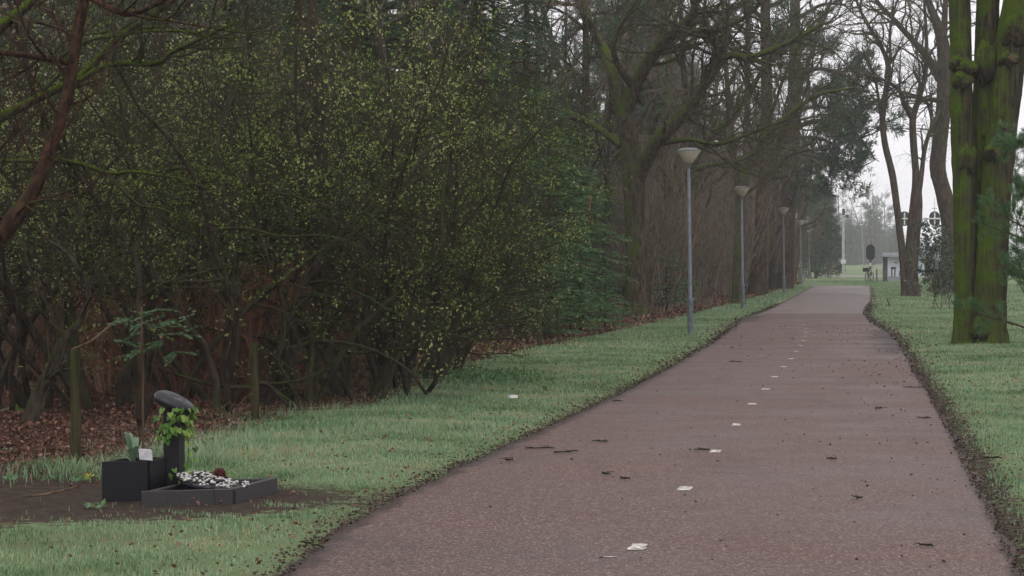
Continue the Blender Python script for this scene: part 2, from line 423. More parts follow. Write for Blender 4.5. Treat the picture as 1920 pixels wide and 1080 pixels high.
def asphalt(name, base, dark, pale, edge_dirt=True, agg=.62):
    m, N, L, b = mat(name, base, .55, .12); co = objco(N)
    v = N.new('ShaderNodeTexVoronoi'); v.inputs['Scale'].default_value = 88; L.new(co, v.inputs['Vector'])
    sx = N.new('ShaderNodeSeparateColor'); L.new(v.outputs['Color'], sx.inputs[0])
    r = ramp(N, [(0, dark), (.30, base), (.80, tuple(x * 1.35 for x in base)), (.94, pale), (1, tuple(min(1, x * 1.5) for x in pale))]); L.new(sx.outputs[0], r.inputs[0])
    big = noise(N, L, .45, 6, .62, co); br = ramp(N, [(.28, (.66, .66, .68)), (.42, (.90, .89, .90)), (.58, (1.02, 1.02, 1.02)), (.72, (1.22, 1.2, 1.18))]); L.new(big.outputs[0], br.inputs[0])
    mx = N.new('ShaderNodeMix'); mx.data_type = 'RGBA'; mx.blend_type = 'MULTIPLY'; mx.inputs[0].default_value = 1
    L.new(mixrgb(N, L, agg, base, r.outputs[0]), mx.inputs[6]); L.new(br.outputs[0], mx.inputs[7])
    mid = noise(N, L, 5, 5, .7, co); c = mixrgb(N, L, maprange(N, L, mid.outputs[0], .55, .8, 0, .30), mx.outputs[2], dark)
    mp = N.new('ShaderNodeMapping'); mp.inputs['Scale'].default_value = (1.1, .16, 1); mp.inputs['Rotation'].default_value = (0, 0, .155); L.new(co, mp.inputs[0])
    wet = noise(N, L, 1.0, 5, .6, mp.outputs[0]); c = mixrgb(N, L, maprange(N, L, wet.outputs[0], .52, .72, 0, .42), c, tuple(x * .62 for x in base))
    at = N.new('ShaderNodeAttribute'); at.attribute_name = 'tint'
    n2 = noise(N, L, 2.2, 7, .72, co); n3 = noise(N, L, 26, 4, .7, co)
    k = mathn(N, L, 'ADD', at.outputs['Fac'], mathn(N, L, 'ADD', mathn(N, L, 'MULTIPLY', mathn(N, L, 'SUBTRACT', n2.outputs[0], .5), 1.0), mathn(N, L, 'MULTIPLY', mathn(N, L, 'SUBTRACT', n3.outputs[0], .5), .55)))
    c = mixrgb(N, L, maprange(N, L, k, .55, .85, 0, .9), c, (.035, .024, .019))
    L.new(c, b.inputs['Base Color'])
    L.new(maprange(N, L, big.outputs[0], .3, .7, .42, .68), b.inputs['Roughness'])
    bump(N, L, b, v.outputs['Distance'], .004, .5)
    return m
M['red_path'] = asphalt('red_asphalt', (.104, .063, .054), (.040, .022, .019), (.30, .245, .21))
M['grey_path'] = asphalt('grey_asphalt', (.158, .127, .115), (.09, .073, .067), (.31, .28, .265), agg=.4)
M['road'] = speckled('far_road', (.25, .235, .22), (.19, .18, .17), 2, .7)
m, N, L, b = mat('road_paint', (.75, .73, .68), .6); co = objco(N)
n = noise(N, L, 22, 5, .7, co); r = ramp(N, [(.40, (.15, .10, .09)), (.50, (.45, .42, .38)), (.62, (.72, .70, .64))]); L.new(n.outputs[0], r.inputs[0]); L.new(r.outputs[0], b.inputs['Base Color'])
M['paint'] = m
M['granite'] = speckled('black_granite', (.014, .015, .018), (.006, .006, .008), 130, .5, .22, .0006)
M['granite_grey'] = speckled('dark_grey_granite', (.060, .056, .058), (.028, .026, .028), 120, .6, .25, .0006)
M['granite_polished'] = speckled('polished_black_stone', (.020, .022, .027), (.007, .007, .009), 60, .33, .35, .001)
M['engrave'] = speckled('engraved_lettering', (.075, .075, .08), (.03, .03, .03), 50, .6)
M['soil'] = speckled('planter_soil', (.05, .032, .022), (.014, .01, .008), 40, .95, .1, .01)
M['pebble_w'] = speckled('white_pebbles', (.62, .60, .57), (.42, .40, .38), 25, .6)
M['pebble_d'] = speckled('dark_pebbles', (.07, .06, .05), (.02, .018, .016), 25, .5)
M['card'] = speckled('small_grey_stone', (.46, .46, .47), (.34, .34, .35), 30, .7)
M['flower'] = leafmat('red_petals', [(0, (.08, .014, .022)), (1, (.24, .07, .085))], trans=.2)
M['pole'] = speckled('galvanised_pole', (.22, .25, .29), (.14, .165, .195), 6, .5, .4)
M['sleeve'] = speckled('grey_pole_base', (.20, .23, .26), (.11, .125, .14), 9, .6, .3)
M['bowl'] = speckled('lamp_bowl', (.62, .56, .46), (.46, .40, .32), 3, .35, .4)
M['cap'] = speckled('lamp_cap', (.16, .17, .165), (.09, .10, .095), 5, .4)
M['black'] = mat('black_plastic', (.012, .013, .015), .5)[0]
M['dgrey'] = speckled('dark_grey_metal', (.06, .065, .07), (.04, .045, .05), 4, .5)
M['white'] = speckled('white_paint', (.72, .72, .72), (.6, .6, .6), 5, .5)
M['mast'] = speckled('hazed_white_mast', (.50, .50, .51), (.36, .36, .37), 3, .6)  # white mast greyed in its colour to look hazier
M['grey'] = speckled('grey_metal', (.30, .31, .32), (.22, .23, .24), 4, .5)
M['panel'] = speckled('poster_panel', (.62, .66, .74), (.54, .58, .66), 1.5, .3)
M['poster_dark'] = mat('poster_print', (.03, .035, .045), .5)[0]
M['blue'] = mat('blue_sign', (.02, .10, .32), .5)[0]
M['yellow'] = mat('yellow_jacket', (.55, .30, .03), .7)[0]
M['carwhite'] = mat('white_car_paint', (.60, .62, .64), .25, .5)[0]
M['cardark'] = mat('dark_car_paint', (.05, .055, .065), .25, .5)[0]
M['carred'] = mat('dark_red_car_paint', (.14, .03, .03), .25, .5)[0]
M['glass'] = mat('dark_window_glass', (.02, .025, .03), .1, .6)[0]
M['tyre'] = mat('tyre_rubber', (.015, .015, .015), .8)[0]
m, N, L, b = mat('headlight_lit', (.9, .9, .85), .3)
b.inputs['Emission Color'].default_value = (1, .95, .85, 1); b.inputs['Emission Strength'].default_value = 3.0
M['headlight'] = m
m, N, L, b = mat('tail_light', (.5, .02, .02), .3)
M['tail'] = m
M['paper'] = mat('white_litter', (.7, .7, .68), .8)[0]
M['skin'] = mat('skin', (.45, .28, .2), .6)[0]

# ------------------------------------------------------------------ ground, path, road
rows = np.unique(np.concatenate([np.linspace(-40, 8, 13), np.arange(8, 60, .25), np.arange(60, 220, 2.0), np.geomspace(220, 850, 16)]))
def soil_patch(x, y):        # bare trodden earth round the memorial
    u = (x + 2.75) * .97 + (y - 15.2) * .25; w = -(x + 2.75) * .25 + (y - 15.2) * .97
    e = np.sqrt((u / 1.75) ** 2 + (w / 1.25) ** 2)
    e2 = np.sqrt(((x + 4.6) / 2.2) ** 2 + ((y - 15.5) / 2.0) ** 2)
    return np.clip(1.5 - np.minimum(e, e2), 0, 1)
offL = [-420, -200, -100, -60, -40, -30, -22, -16, -12, -9, -7, -5.5, -4.3, -3.3, -2.5, -1.8, -1.2, -.8, -.4, 0]
V = []; fo = []; so = []
for y in rows:
    xb, xl, xr = float(XB(y)), float(XL(y)), float(XR(y))
    if y > PATH_END: xm = (xl + xr) / 2; 
    xb = min(xb, xl - .6)
    xs = [xb + o for o in offL] + list(np.linspace(xb, xl, 12)[1:]) + list(np.linspace(xl, xr, 7)[1:]) + [xr + o for o in (.15, .4, .8, 1.4, 2.2, 3.2, 4.5, 6.5, 9, 13, 18, 26, 40, 70, 120, 220, 420)]
    for k, x in enumerate(xs):
        f = 1.0 if k < 17 else (.85, .7, .5)[k - 17] if k < 20 else .0
        if y > 165: f *= float(np.clip((xb - 2 - x) / 4, 0, 1))
        V.append((x, y, 0)); fo.append(f); so.append(0)
nc = len(xs); V = np.array(V); fo = np.array(fo)
so = soil_patch(V[:, 0], V[:, 1])
xl_, xr_ = XL(V[:, 1]), XR(V[:, 1])
inp = (V[:, 0] > xl_ - .09) & (V[:, 0] < xr_ + .2) & (V[:, 1] < PATH_END)
so = np.maximum(so, inp * .6)
hills = .10 * np.sin(V[:, 0] * .9 + 1.3 * np.sin(V[:, 1] * .35)) * np.sin(V[:, 1] * .55 + .6 * V[:, 0]) + .05 * np.sin(V[:, 0] * 2.3 + V[:, 1] * 1.7)
dd = np.clip((XB(V[:, 1]) - V[:, 0]) / 3, 0, 1) * (V[:, 1] < 160)
V[:, 2] = -.012 + hills * dd + np.where(inp & (V[:, 0] > xl_ - .01) & (V[:, 0] < xr_ + .01), -.02, 0)
def gz(x, y):
    h = .10 * np.sin(x * .9 + 1.3 * np.sin(y * .35)) * np.sin(y * .55 + .6 * x) + .05 * np.sin(x * 2.3 + y * 1.7)
    return -.012 + h * np.clip((XB(y) - x) / 3, 0, 1) * (np.asarray(y) < 160)
nr = len(rows); i, j = np.meshgrid(np.arange(nr - 1), np.arange(nc - 1), indexing='ij')
a = (i * nc + j).ravel()
g = Geo().add(V, np.stack([a, a + 1, a + nc + 1, a + nc], 1))
o = g.obj('ground', M['ground'], smooth=True); tag(o, kind='structure')
for nm, arr in (('forest', fo), ('soil', so)):
    at = o.data.attributes.new(nm, 'FLOAT', 'POINT'); at.data.foreach_set('value', arr.astype(np.float32))

def path_sheet(name, y0, y1, material, step):
    ys = np.arange(y0, y1 + step * .5, step); ys[-1] = y1
    us = np.array([0, .02, .05, .09, .14, .2, .3, .42, .55, .68, .78, .85, .9, .94, .975, 1])
    v = []; t = []
    for y in ys:
        xl, xr = float(XL(y)), float(XR(y)); jag = .05 * math.sin(y * 3.1) + .04 * math.sin(y * 7.7 + 1)
        for u in us:
            x = xl + jag * .6 + (xr - xl) * u
            e = min((x - xl) / .26, (xr - x) / .15)
            ww = 1.0
            if 38 < y < 52: e2 = (xr - x) / 1.1; e = min(e, e2)
            if 57 < y < 64: e = min(e, (x - xl) / 1.0)
            v.append((x, y, .0)); t.append(np.clip(.95 - e * .62, 0, 1))
    n = len(us); ny = len(ys); i, j = np.meshgrid(np.arange(ny - 1), np.arange(n - 1), indexing='ij'); a = (i * n + j).ravel()
    g = Geo().add(v, np.stack([a, a + 1, a + n + 1, a + n], 1), tint=np.array(t))
    return tag(g.obj(name, material), kind='structure')
red = path_sheet('cycle_path', -20, RED_END, M['red_path'], .5)
grey = path_sheet('asphalt_path', RED_END, PATH_END, M['grey_path'], 1.5)

# centre line dashes, worn white paint
dash_px = [(1197,1027),(1284,917),(1342,847),(1381,797),(1411,758),(1436,730),(1453,707),(1470,688),(1484,673),(1493,659),(1502,648),(1508,639),(1510,631),(1511,624),(1510,617),(1507,609),(1501,601),(1500,594)]
dp = [G(*p) for p in dash_px]
for k, p in enumerate(dp):
    q = dp[min(k + 1, len(dp) - 1)] - dp[max(k - 1, 0)]; rz = math.atan2(q[1], q[0])
    n = 7; xs = np.linspace(-.15, .15, n)
    top = np.column_stack([xs, .045 + NR.normal(0, .006, n), np.full(n, .004)]); bot = np.column_stack([xs, -.045 + NR.normal(0, .006, n), np.full(n, .004)])
    v = np.concatenate([bot, top]); v[0, 0] += .03; v[n - 1, 0] -= .02
    c_, s_ = math.cos(rz), math.sin(rz)
    v = np.column_stack([v[:, 0] * c_ - v[:, 1] * s_ + p[0], v[:, 0] * s_ + v[:, 1] * c_ + p[1], v[:, 2]])
    Geo().add(v, [(i, i + 1, n + i + 1, n + i) for i in range(n - 1)]).obj('dash', M['paint'], red)
p = G(1142, 1046)
Geo().add(np.array([(-.03,-.015,.004),(.03,-.02,.004),(.035,.01,.004),(-.02,.014,.004)]) + p, [(0,1,2,3)]).obj('paint_fleck', M['paint'], red)

# road beyond the grass
g = Geo(); yy = (196, 212)
g.add([(-60, 198, -.002), (240, 190, -.002), (240, 206, -.002), (-60, 214, -.002)], [(0, 1, 2, 3)])
tag(g.obj('road', M['road']), kind='structure')

# ------------------------------------------------------------------ grass, fallen leaves, debris
def blades(g, x, y, h, w, z=None, lean=.45, bend=True):
    n = len(x); z = gz(x, y) if z is None else z
    az = NR.uniform(0, 6.283, n); ln = NR.uniform(.05, lean, n) * h
    dx, dy = np.cos(az) * ln, np.sin(az) * ln
    wa = NR.uniform(0, 3.1416, n); wx, wy = np.cos(wa) * w / 2, np.sin(wa) * w / 2
    b1 = np.column_stack([x - wx, y - wy, z - .01]); b2 = np.column_stack([x + wx, y + wy, z - .01])
    h = h * (.6 + .8 * vn(x + 4, y, 1.9)); tp = np.column_stack([x + dx, y + dy, z + h])
    tint = np.clip(NR.normal(.47, .27, n) + .55 * (vn(x, y, 3.1) - .5) + .45 * (vn(x + 9, y, .9) - .5), 0, 1)
    if bend:
        m1 = np.column_stack([x - wx * .8 + dx * .3, y - wy * .8 + dy * .3, z + h * .6]); m2 = m1 + np.column_stack([wx * 1.6, wy * 1.6, 0 * wx])
        v = np.stack([b1, b2, m2, m1, tp], 1).reshape(-1, 3); k = np.arange(n)[:, None] * 5
        g.add(v, k + [0, 1, 2, 3], k + [3, 2, 4], np.repeat(tint, 5))
    else:
        v = np.stack([b1, b2, tp], 1).reshape(-1, 3); k = np.arange(n)[:, None] * 3
        g.add(v, None, k + [0, 1, 2], np.repeat(tint, 3))
def vn(x, y, s):             # cheap smooth noise 0..1
    return .5 + .25 * (np.sin(x * s + 1.7 * np.sin(y * s * .8)) + np.sin(y * s * 1.3 + 2.1 * np.sin(x * s * .7 + 1)))
def scatter(y0, y1, dens, fl, fr):
    n = int((y1 - y0) * dens * 12); y = NR.uniform(y0, y1, n); u = NR.random(n)
    a, b = fl(y), fr(y); wmax = 12.0
    k = NR.random(n) < np.clip((b - a) / wmax, 0, 1)
    y, u, a, b = y[k], u[k], a[k], b[k]
    return a + (b - a) * u, y
g = Geo()
for y0, y1, dens, hh, ww, bend in ((10.5, 18, 3400, .033, .0055, True), (18, 27, 2900, .04, .007, True), (27, 42, 1400, .045, .010, True), (42, 70, 500, .065, .018, False), (70, 165, 200, .07, .035, False)):
    x, y = scatter(y0, y1, dens, lambda y: XB(y) - 1.3, lambda y: XL(y) - .02)
    s = soil_patch(x, y); e = XL(y) - x; fb = x - XB(y)
    keep = (NR.random(len(x)) > np.clip(s * 2.6 - .75 + 1.3 * (vn(x, y, 5.3) - .5) + .8 * (vn(x + 2, y, 13.) - .5), 0, .985)) & (NR.random(len(x)) < np.clip(e / .40, 0.05, 1)) & (NR.random(len(x)) < np.clip(.5 + fb / .9, 0.06, 1)) & (NR.random(len(x)) < (.35 + .9 * vn(x, y, 2.2)) * (.12 + 1.15 * vn(x + 3, y + 1, 7.3)) * (.35 + .9 * vn(x, y + 7, 17.)))
    x, y, e, fb = x[keep], y[keep], e[keep], fb[keep]
    tall = np.clip(1.2 - np.abs(fb - .25) / .9, 0, 1) * ((y > 17.3) & (y < 30)) * vn(x, y, 1.4)
    h = hh * NR.uniform(.5, 1.25, len(x)) * np.clip(.45 + e / .8, .4, 1) * (1 + 1.1 * tall)
    blades(g, x, y, h, ww * (1 + .4 * tall), None, .8, bend)
for px, py, n, w_ in ((110, 885, 260, .25), (150, 893, 200, .2), (210, 872, 240, .25), (300, 858, 260, .3), (360, 845, 500, .4), (420, 835, 600, .45), (60, 898, 120, .3), (500, 800, 500, .4), (560, 792, 500, .5), (640, 780, 500, .5), (380, 870, 500, .3)):
    p = G(px, py); x, y = p[0] + NR.normal(0, w_ * .6, n), p[1] + NR.normal(0, w_, n); blades(g, x, y, NR.uniform(.05, .12, n), .006, None, .9, True)
tag(g.obj('verge_grass', M['grass']), 'pale green grass along the left verge of the path', 'grass', kind='stuff')
g = Geo()
for y0, y1, dens, hh, ww, bend in ((12, 27, 1900, .04, .006, True), (27, 45, 900, .045, .011, True), (45, 70, 360, .05, .02, False), (70, 165, 110, .06, .04, False)):
    x, y = scatter(y0, y1, dens, lambda y: XR(y) + .06, lambda y: np.minimum(XR(y) + 11, (1920 - 960) / F * y + 1.6))
    e = x - XR(y)
    keep = (NR.random(len(x)) < np.clip((e - .02) / .45, 0.05, 1)) & (NR.random(len(x)) < (.1 + 1.1 * vn(x, y, 1.6)) * (.3 + 1.1 * vn(x + 5, y, 6.1)))
    x, y = x[keep], y[keep]
    blades(g, x, y, hh * NR.uniform(.5, 1.2, len(x)), ww, None, .9, bend)
tag(g.obj('lawn_grass', M['grass']), 'pale green grass on the lawn right of the path', 'grass', kind='stuff')

def flat_leaves(g, x, y, s, lift=.012, tint=None, tilt=.5):
    n = len(x); ax = np.column_stack([NR.normal(size=(n, 2)), NR.normal(0, tilt * .5, n)])
    leaves(g, np.column_stack([x, y, gz(x, y) + lift * NR.uniform(.3, 2, n)]), ax, s, .6, .5, tint)
g = Geo()
x, y = scatter(14.6, 30, 430, lambda y: XB(y) - 6, lambda y: XB(y) + .1); k = NR.random(len(x)) > soil_patch(x, y) * 1.1; x, y = x[k], y[k]; flat_leaves(g, x, y, NR.uniform(.028, .065, len(x)), .018, NR.beta(1.3, 1.6, len(x)), 1.0)
x, y = scatter(30, 60, 150, lambda y: XB(y) - 8, lambda y: XB(y) + .1); flat_leaves(g, x, y, NR.uniform(.05, .11, len(x)), .02, None, .9)
x, y = scatter(60, 150, 60, lambda y: XB(y) - 6, lambda y: XB(y) + .2); flat_leaves(g, x, y, NR.uniform(.08, .16, len(x)), .03, None, .9)
tag(g.obj('leaf_litter', M['litter']), 'brown fallen leaves covering the wood floor', 'fallen leaves', kind='stuff')
g = Geo()
x, y = scatter(13, 60, 42, lambda y: XR(y) + .1, lambda y: np.minimum(XR(y) + 10, .24 * y + 1.5)); k = NR.random(len(x)) < vn(x, y, .9) ** 2 * 1.3; x, y = x[k], y[k]
flat_leaves(g, x, y, NR.uniform(.018, .05, len(x)), .02, NR.uniform(.25, 1, len(x)), .4)
x, y = scatter(11, 60, 70, lambda y: XB(y), lambda y: XL(y)); k = NR.random(len(x)) < vn(x, y, 2.7) * (.25 + np.exp(-(XL(x * 0 + y) - x) / .8)); x, y = x[k], y[k]
flat_leaves(g, x, y, NR.uniform(.015, .045, len(x)), .03, NR.uniform(.1, .9, len(x)), .5)
tag(g.obj('lawn_leaves', M['litter']), 'brown leaves scattered over the grass on both sides', 'fallen leaves', kind='stuff')
g = Geo()
def edge_scatter(y0, y1, n, f, sgn, sp):
    y = NR.uniform(y0, y1, n); return f(y) + sgn * (NR.exponential(sp, n) - sp * .35), y
for f, sgn, sp, n in ((XL, -1, .09, 5000), (XR, 1, .15, 5500)):
    x, y = edge_scatter(10.5, 34, n, f, sgn, sp); flat_leaves(g, x, y, NR.uniform(.008, .034, n), .016, NR.beta(1.1, 2.2, n), .5)
    n //= 4; x, y = edge_scatter(34, 80, n, f, sgn, sp * 1.3); flat_leaves(g, x, y, NR.uniform(.03, .08, n), .016, NR.beta(1.1, 2.2, n), .5)
# specks of bark and bud scales on the asphalt, thicker to the right
n = 1000; y = NR.uniform(11, 55, n); u = NR.beta(1.5, .62, n); x = XL(y) + (XR(y) - XL(y)) * u
flat_leaves(g, x, y, NR.uniform(.008, .028, n) * (1 + y / 60), .014, NR.beta(1, 3, n), .25)
tag(g.obj('path_debris', M['debris']), 'dark soil crumbs and leaf bits along the path edges', 'debris', kind='stuff')

# ------------------------------------------------------------------ tree kinds
def mk_bare(seed, H, kid=(13, 6, 5, 3), material='dark_bark', twig='twig'):
    r = random.Random(seed); out = {}; tips = []
    S = dict(n=[12, 8, 6, 4, 3], wig=[.06, .16, .2, .22, .2], trop=[.05, .06, .04, .02, .0], kids=list(kid), t0=[.22, .2, .15, .2],
             ang=[.95, .8, .8, .7], len=[H, H * .34, H * .15, H * .07, H * .035], rmax=[1, .1, .03, .012, .006], tiplvl=9, taper=.15)
    grow(r, out, tips, (0, 0, -.05), (r.gauss(0, .05), r.gauss(0, .05), 1), H, H * .014 + .03, 0, S)
    t = Geo(); tubes(t, out.pop(0), 9, rough=.04); tubes(t, out.pop(1), 6)
    tw = Geo(); build_levels(tw, out, [3, 3, 4, 3, 3])
    root = thing('bare_tree', (0, 0, 0), '-', 'tree')
    t.obj('trunk', M[material], root, True); tw.obj('twigs', M[twig], root)
    return snap(root)
def mk_sapling(seed, H, stems, label_name='coppice_shrub', twig='twig', spread=.28):
    r = random.Random(seed); out = {}; tips = []
    S = dict(n=[9, 6, 4, 3], wig=[.07, .14, .18, .2], trop=[.06, .09, .06, .02], kids=[10, 5, 3], t0=[.2, .15, .2],
             ang=[.6, .6, .6], len=[H, H * .34, H * .13, H * .06], rmax=[1, .012, .006, .004], tiplvl=9, taper=.2)
    for k in range(stems):
        a = r.uniform(0, 6.283); s = r.uniform(0, .25)
        grow(r, out, tips, (math.cos(a) * s, math.sin(a) * s, -.05), vnorm(math.cos(a) * r.uniform(.05, spread * 1.8), math.sin(a) * r.uniform(.05, spread * 1.8), 1), H * r.uniform(.6, 1), r.uniform(.014, .036), 0, S)
    root = thing(label_name, (0, 0, 0), '-', 'shrub')
    t = Geo(); tubes(t, out.pop(0), 5); tw = Geo(); build_levels(tw, out, [3])
    t.obj('stems', M[twig], root); tw.obj('twigs', M[twig], root)
    return snap(root)
def mk_bud(seed, H, stems, leafmul=1.0, material='bud', low=.12):
    """a many-stemmed shrub in first leaf: crooked stems, arching twigs, small pale leaves"""
    r = random.Random(seed); out = {}; tips = []
    S = dict(n=[10, 8, 6, 4, 3], wig=[.13, .18, .2, .2, .2], trop=[.04, -.01, -.02, -.03, 0], kids=[11, 6, 4, 2.4], t0=[low, .15, .15, .2],
             ang=[1.05, .8, .75, .7], len=[H, H * .40, H * .19, H * .09, H * .05], rmax=[1, .02, .009, .005, .003], tiplvl=2, taper=.25, shape=.35)
    for k in range(stems):
        a = k / stems * 6.283 + r.uniform(-.5, .5); s = r.uniform(.05, .3)
        grow(r, out, tips, (math.cos(a) * s, math.sin(a) * s, -.05), vnorm(math.cos(a) * r.uniform(.1, .6), math.sin(a) * r.uniform(.1, .6), 1), H * r.uniform(.75, 1.05), r.uniform(.03, .062), 0, S)
    root = thing('budding_shrub', (0, 0, 0), '-', 'shrub')
    t = Geo(); tubes(t, out.pop(0), 6); tubes(t, out.pop(1), 4); tw = Geo(); build_levels(tw, out, [3])
    pos = []; ax = []; sz = []; tn = []
    for pts, dirs in tips:
        if r.random() < .40: continue
        k = len(pts)
        for i in range(1, k):
            if r.random() > .75 * leafmul: continue
            p = pts[i]; d = dirs[i]; tv = min(1, max(0, r.gauss(.5, .25)))
            for _ in range(r.choice((2, 3, 4))):
                tn.append(min(1, max(0, tv + r.gauss(0, .12))))
                dd = turn(d, r.uniform(.3, .95), r.uniform(0, 6.283), r)
                pos.append(p); ax.append((dd[0], dd[1], dd[2] + .25)); sz.append(.015 + .033 * r.random() ** 1.4)
    pos = np.array(pos); ax = np.array(ax); sz = np.array(sz); tn = np.array(tn)
    k_ = .8 * clumpiness(pos + seed * 3.1, 1.3) + .6 * clumpiness(pos + seed * 1.7, 2.6) + .5 * clumpiness(pos + seed, 6.0) > NR.normal(.22, .22, len(pos)); pos, ax, sz, tn = pos[k_], ax[k_], sz[k_], np.clip(tn[k_] + .13 * clumpiness(pos[k_], 1.5), 0, 1)
    lf = Geo(); leaves(lf, pos, ax, sz, .46, .3, tn)
    t.obj('stems', M['shrub_twig'], root); tw.obj('twigs', M['shrub_twig'], root); lf.obj('leaves', M[material], root)
    print('bud leaves', len(pos))
    return snap(root)
def mk_spruce(seed, H, R, material='spruce', z0=.12, name='spruce_tree', droop=-.12, dens=1.0, wr=.22):
    r = random.Random(seed); br = []; pos = []; ax = []; sz = []; tn = []
    nw = int(H / .30)
    for w in range(nw):
        z = H * z0 + (H * (1 - z0) - .2) * w / nw; f = (z / H - z0) / (1 - z0); L0 = R * (1 - f) ** .8 * (1 if f > .08 else .8) + .12
        for b_ in range(r.choice((4, 5, 5, 6))):
            a = r.uniform(0, 6.283); L_ = L0 * r.uniform(.6, 1.12); d = vnorm(math.cos(a), math.sin(a), r.uniform(-.05, .2)); p = (0, 0, z + r.uniform(-.1, .1)); pts = [p]
            for i in range(5):
                d = vnorm(d[0] + r.gauss(0, .06), d[1] + r.gauss(0, .06), d[2] + droop + (.07 if i > 2 else 0)); p = tuple(p[k] + d[k] * L_ / 5 for k in range(3)); pts.append(p)
                ns = max(2, int(L_ / .35 * dens))
                for s in range(ns):
                    t = r.random(); q = tuple(pts[-2][k] + (pts[-1][k] - pts[-2][k]) * t for k in range(3)); sd_ = r.choice((-1, 1))
                    side = vnorm(d[0] * .7 - sd_ * d[1], d[1] * .7 + sd_ * d[0], d[2] - r.uniform(.0, .35))
                    sl = r.uniform(.18, .42) * (1.15 - i * .1) * min(1, L_)
                    nn = 4
                    for m_ in range(nn):
                        pp = tuple(q[k] + side[k] * sl * m_ / nn for k in range(3)); s2 = 1 if m_ % 2 else -1
                        ad = (side[0] - s2 * side[1] * .6 + r.gauss(0, .15), side[1] + s2 * side[0] * .6 + r.gauss(0, .15), side[2] + r.gauss(0, .2))
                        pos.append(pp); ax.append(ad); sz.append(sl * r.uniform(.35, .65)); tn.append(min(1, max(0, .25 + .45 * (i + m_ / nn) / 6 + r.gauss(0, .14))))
            br.append((pts, [max(.004, .018 * L0 * (1 - i / 6)) for i in range(6)]))
    root = thing(name, (0, 0, 0), '-', 'tree')
    t = Geo(); tubes(t, [([(0, 0, -.05), (0.02, 0, H * .3), (0, .02, H * .65), (0, 0, H)], [H * .013 + .02, H * .011, H * .006, .01])], 8, rough=.04)
    b = Geo(); tubes(b, br, 3)
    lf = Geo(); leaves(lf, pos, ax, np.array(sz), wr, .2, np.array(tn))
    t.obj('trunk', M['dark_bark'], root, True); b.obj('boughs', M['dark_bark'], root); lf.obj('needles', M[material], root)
    return snap(root)
def needle_clumps(r, pos, ax, sz, tn, pts, dirs, n=26, L=.2, cover=.8):
    """tufts of long needles round the end of a twig"""
    k = len(pts)
    for _ in range(n):
        i = r.randint(max(1, int(k * (1 - cover))), k - 1); dd = turn(dirs[i], r.uniform(.25, 1.15), r.uniform(0, 6.283), r)
        f = r.random(); p = tuple(pts[i - 1][a] + (pts[i][a] - pts[i - 1][a]) * f for a in range(3))
        pos.append(p); ax.append((dd[0], dd[1], dd[2] + .15)); sz.append(L * r.uniform(.6, 1.1)); tn.append(min(1, max(0, r.gauss(.5, .22))))
PINE_S = dict(n=[12, 8, 6, 4], wig=[.04, .14, .18, .18], trop=[.05, .03, .06, .12], kids=[18, 8, 4], t0=[.45, .3, .2],
              ang=[1.25, .8, .7], len=[14, 3.4, 1.5, .55], rmax=[1, .07, .025, .01], tiplvl=2, taper=.3, shape=.35)
def mk_pine(seed, H, t0=.45, red=True):
    r = random.Random(seed); out = {}; tips = []
    S = dict(PINE_S); S['t0'] = [t0, .3, .2]; S['len'] = [H, H * .24, H * .1, H * .045]
    grow(r, out, tips, (0, 0, -.05), (r.gauss(0, .04), r.gauss(0, .04), 1), H, H * .012 + .03, 0, S, rend=.05)
    root = thing('pine_tree', (0, 0, 0), '-', 'tree')
    t = Geo(); tubes(t, out.pop(0), 10, rough=.04); b = Geo(); build_levels(b, out, [5, 5, 4, 3])
    pos, ax, sz, tn = [], [], [], []
    for pts, dirs in tips: needle_clumps(r, pos, ax, sz, tn, pts, dirs, 24, .26)
    lf = Geo(); leaves(lf, pos, ax, np.array(sz), .10, .1, np.array(tn))
    t.obj('trunk', M['red_bark' if red else 'pine_low'], root, True); b.obj('boughs', M['red_bark'], root); lf.obj('needles', M['needle'], root)
    return snap(root)

bares = [mk_bare(s, h) for s, h in ((1, 11), (2, 13), (3, 9))]
saps = [mk_sapling(s, h, n) for s, h, n in ((11, 4.6, 7), (12, 5.6, 6), (13, 3.2, 9))]
buds = [mk_bud(21, 4.2, 5), mk_bud(22, 4.8, 5), mk_bud(23, 3.4, 5, 1.0, 'bud', .08)]
buds += [mk_bud(25, 4.6, 5, 1.0, 'bud', .32), mk_bud(26, 4.2, 5, 1.0, 'bud', .36)]
buds2 = [mk_bud(24, 4.2, 5, 1.1, 'bud2', .1)]
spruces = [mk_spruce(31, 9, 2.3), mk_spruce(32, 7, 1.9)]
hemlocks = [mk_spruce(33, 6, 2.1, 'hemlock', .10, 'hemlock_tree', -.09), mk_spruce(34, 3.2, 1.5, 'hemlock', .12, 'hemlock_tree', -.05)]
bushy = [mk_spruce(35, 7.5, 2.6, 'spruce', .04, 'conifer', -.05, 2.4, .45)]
def mk_low_pine(seed, H):
    r = random.Random(seed); out = {}; tips = []
    S = dict(PINE_S); S['t0'] = [.05, .25, .2]; S['len'] = [H, H * .33, H * .14, H * .06]; S['kids'] = [34, 8, 4]; S['shape'] = .55; S['trop'] = [.05, .0, .05, .1]
    grow(r, out, tips, (0, 0, -.05), (r.gauss(0, .04), r.gauss(0, .04), 1), H, H * .014 + .03, 0, S, rend=.04)
    root = thing('low_pine', (0, 0, 0), '-', 'tree'); t = Geo(); tubes(t, out.pop(0), 8, rough=.04); b = Geo(); build_levels(b, out, [4, 4, 3, 3]); pos, ax, sz, tn = [], [], [], []
    for pts, dirs in tips: needle_clumps(r, pos, ax, sz, tn, pts, dirs, 10, .30)
    lf = Geo(); leaves(lf, pos, ax, np.array(sz), .20, .1, np.array(tn)); t.obj('trunk', M['pine_low'], root, True); b.obj('boughs', M['pine_low'], root); lf.obj('needles', M['needle'], root)
    return snap(root)
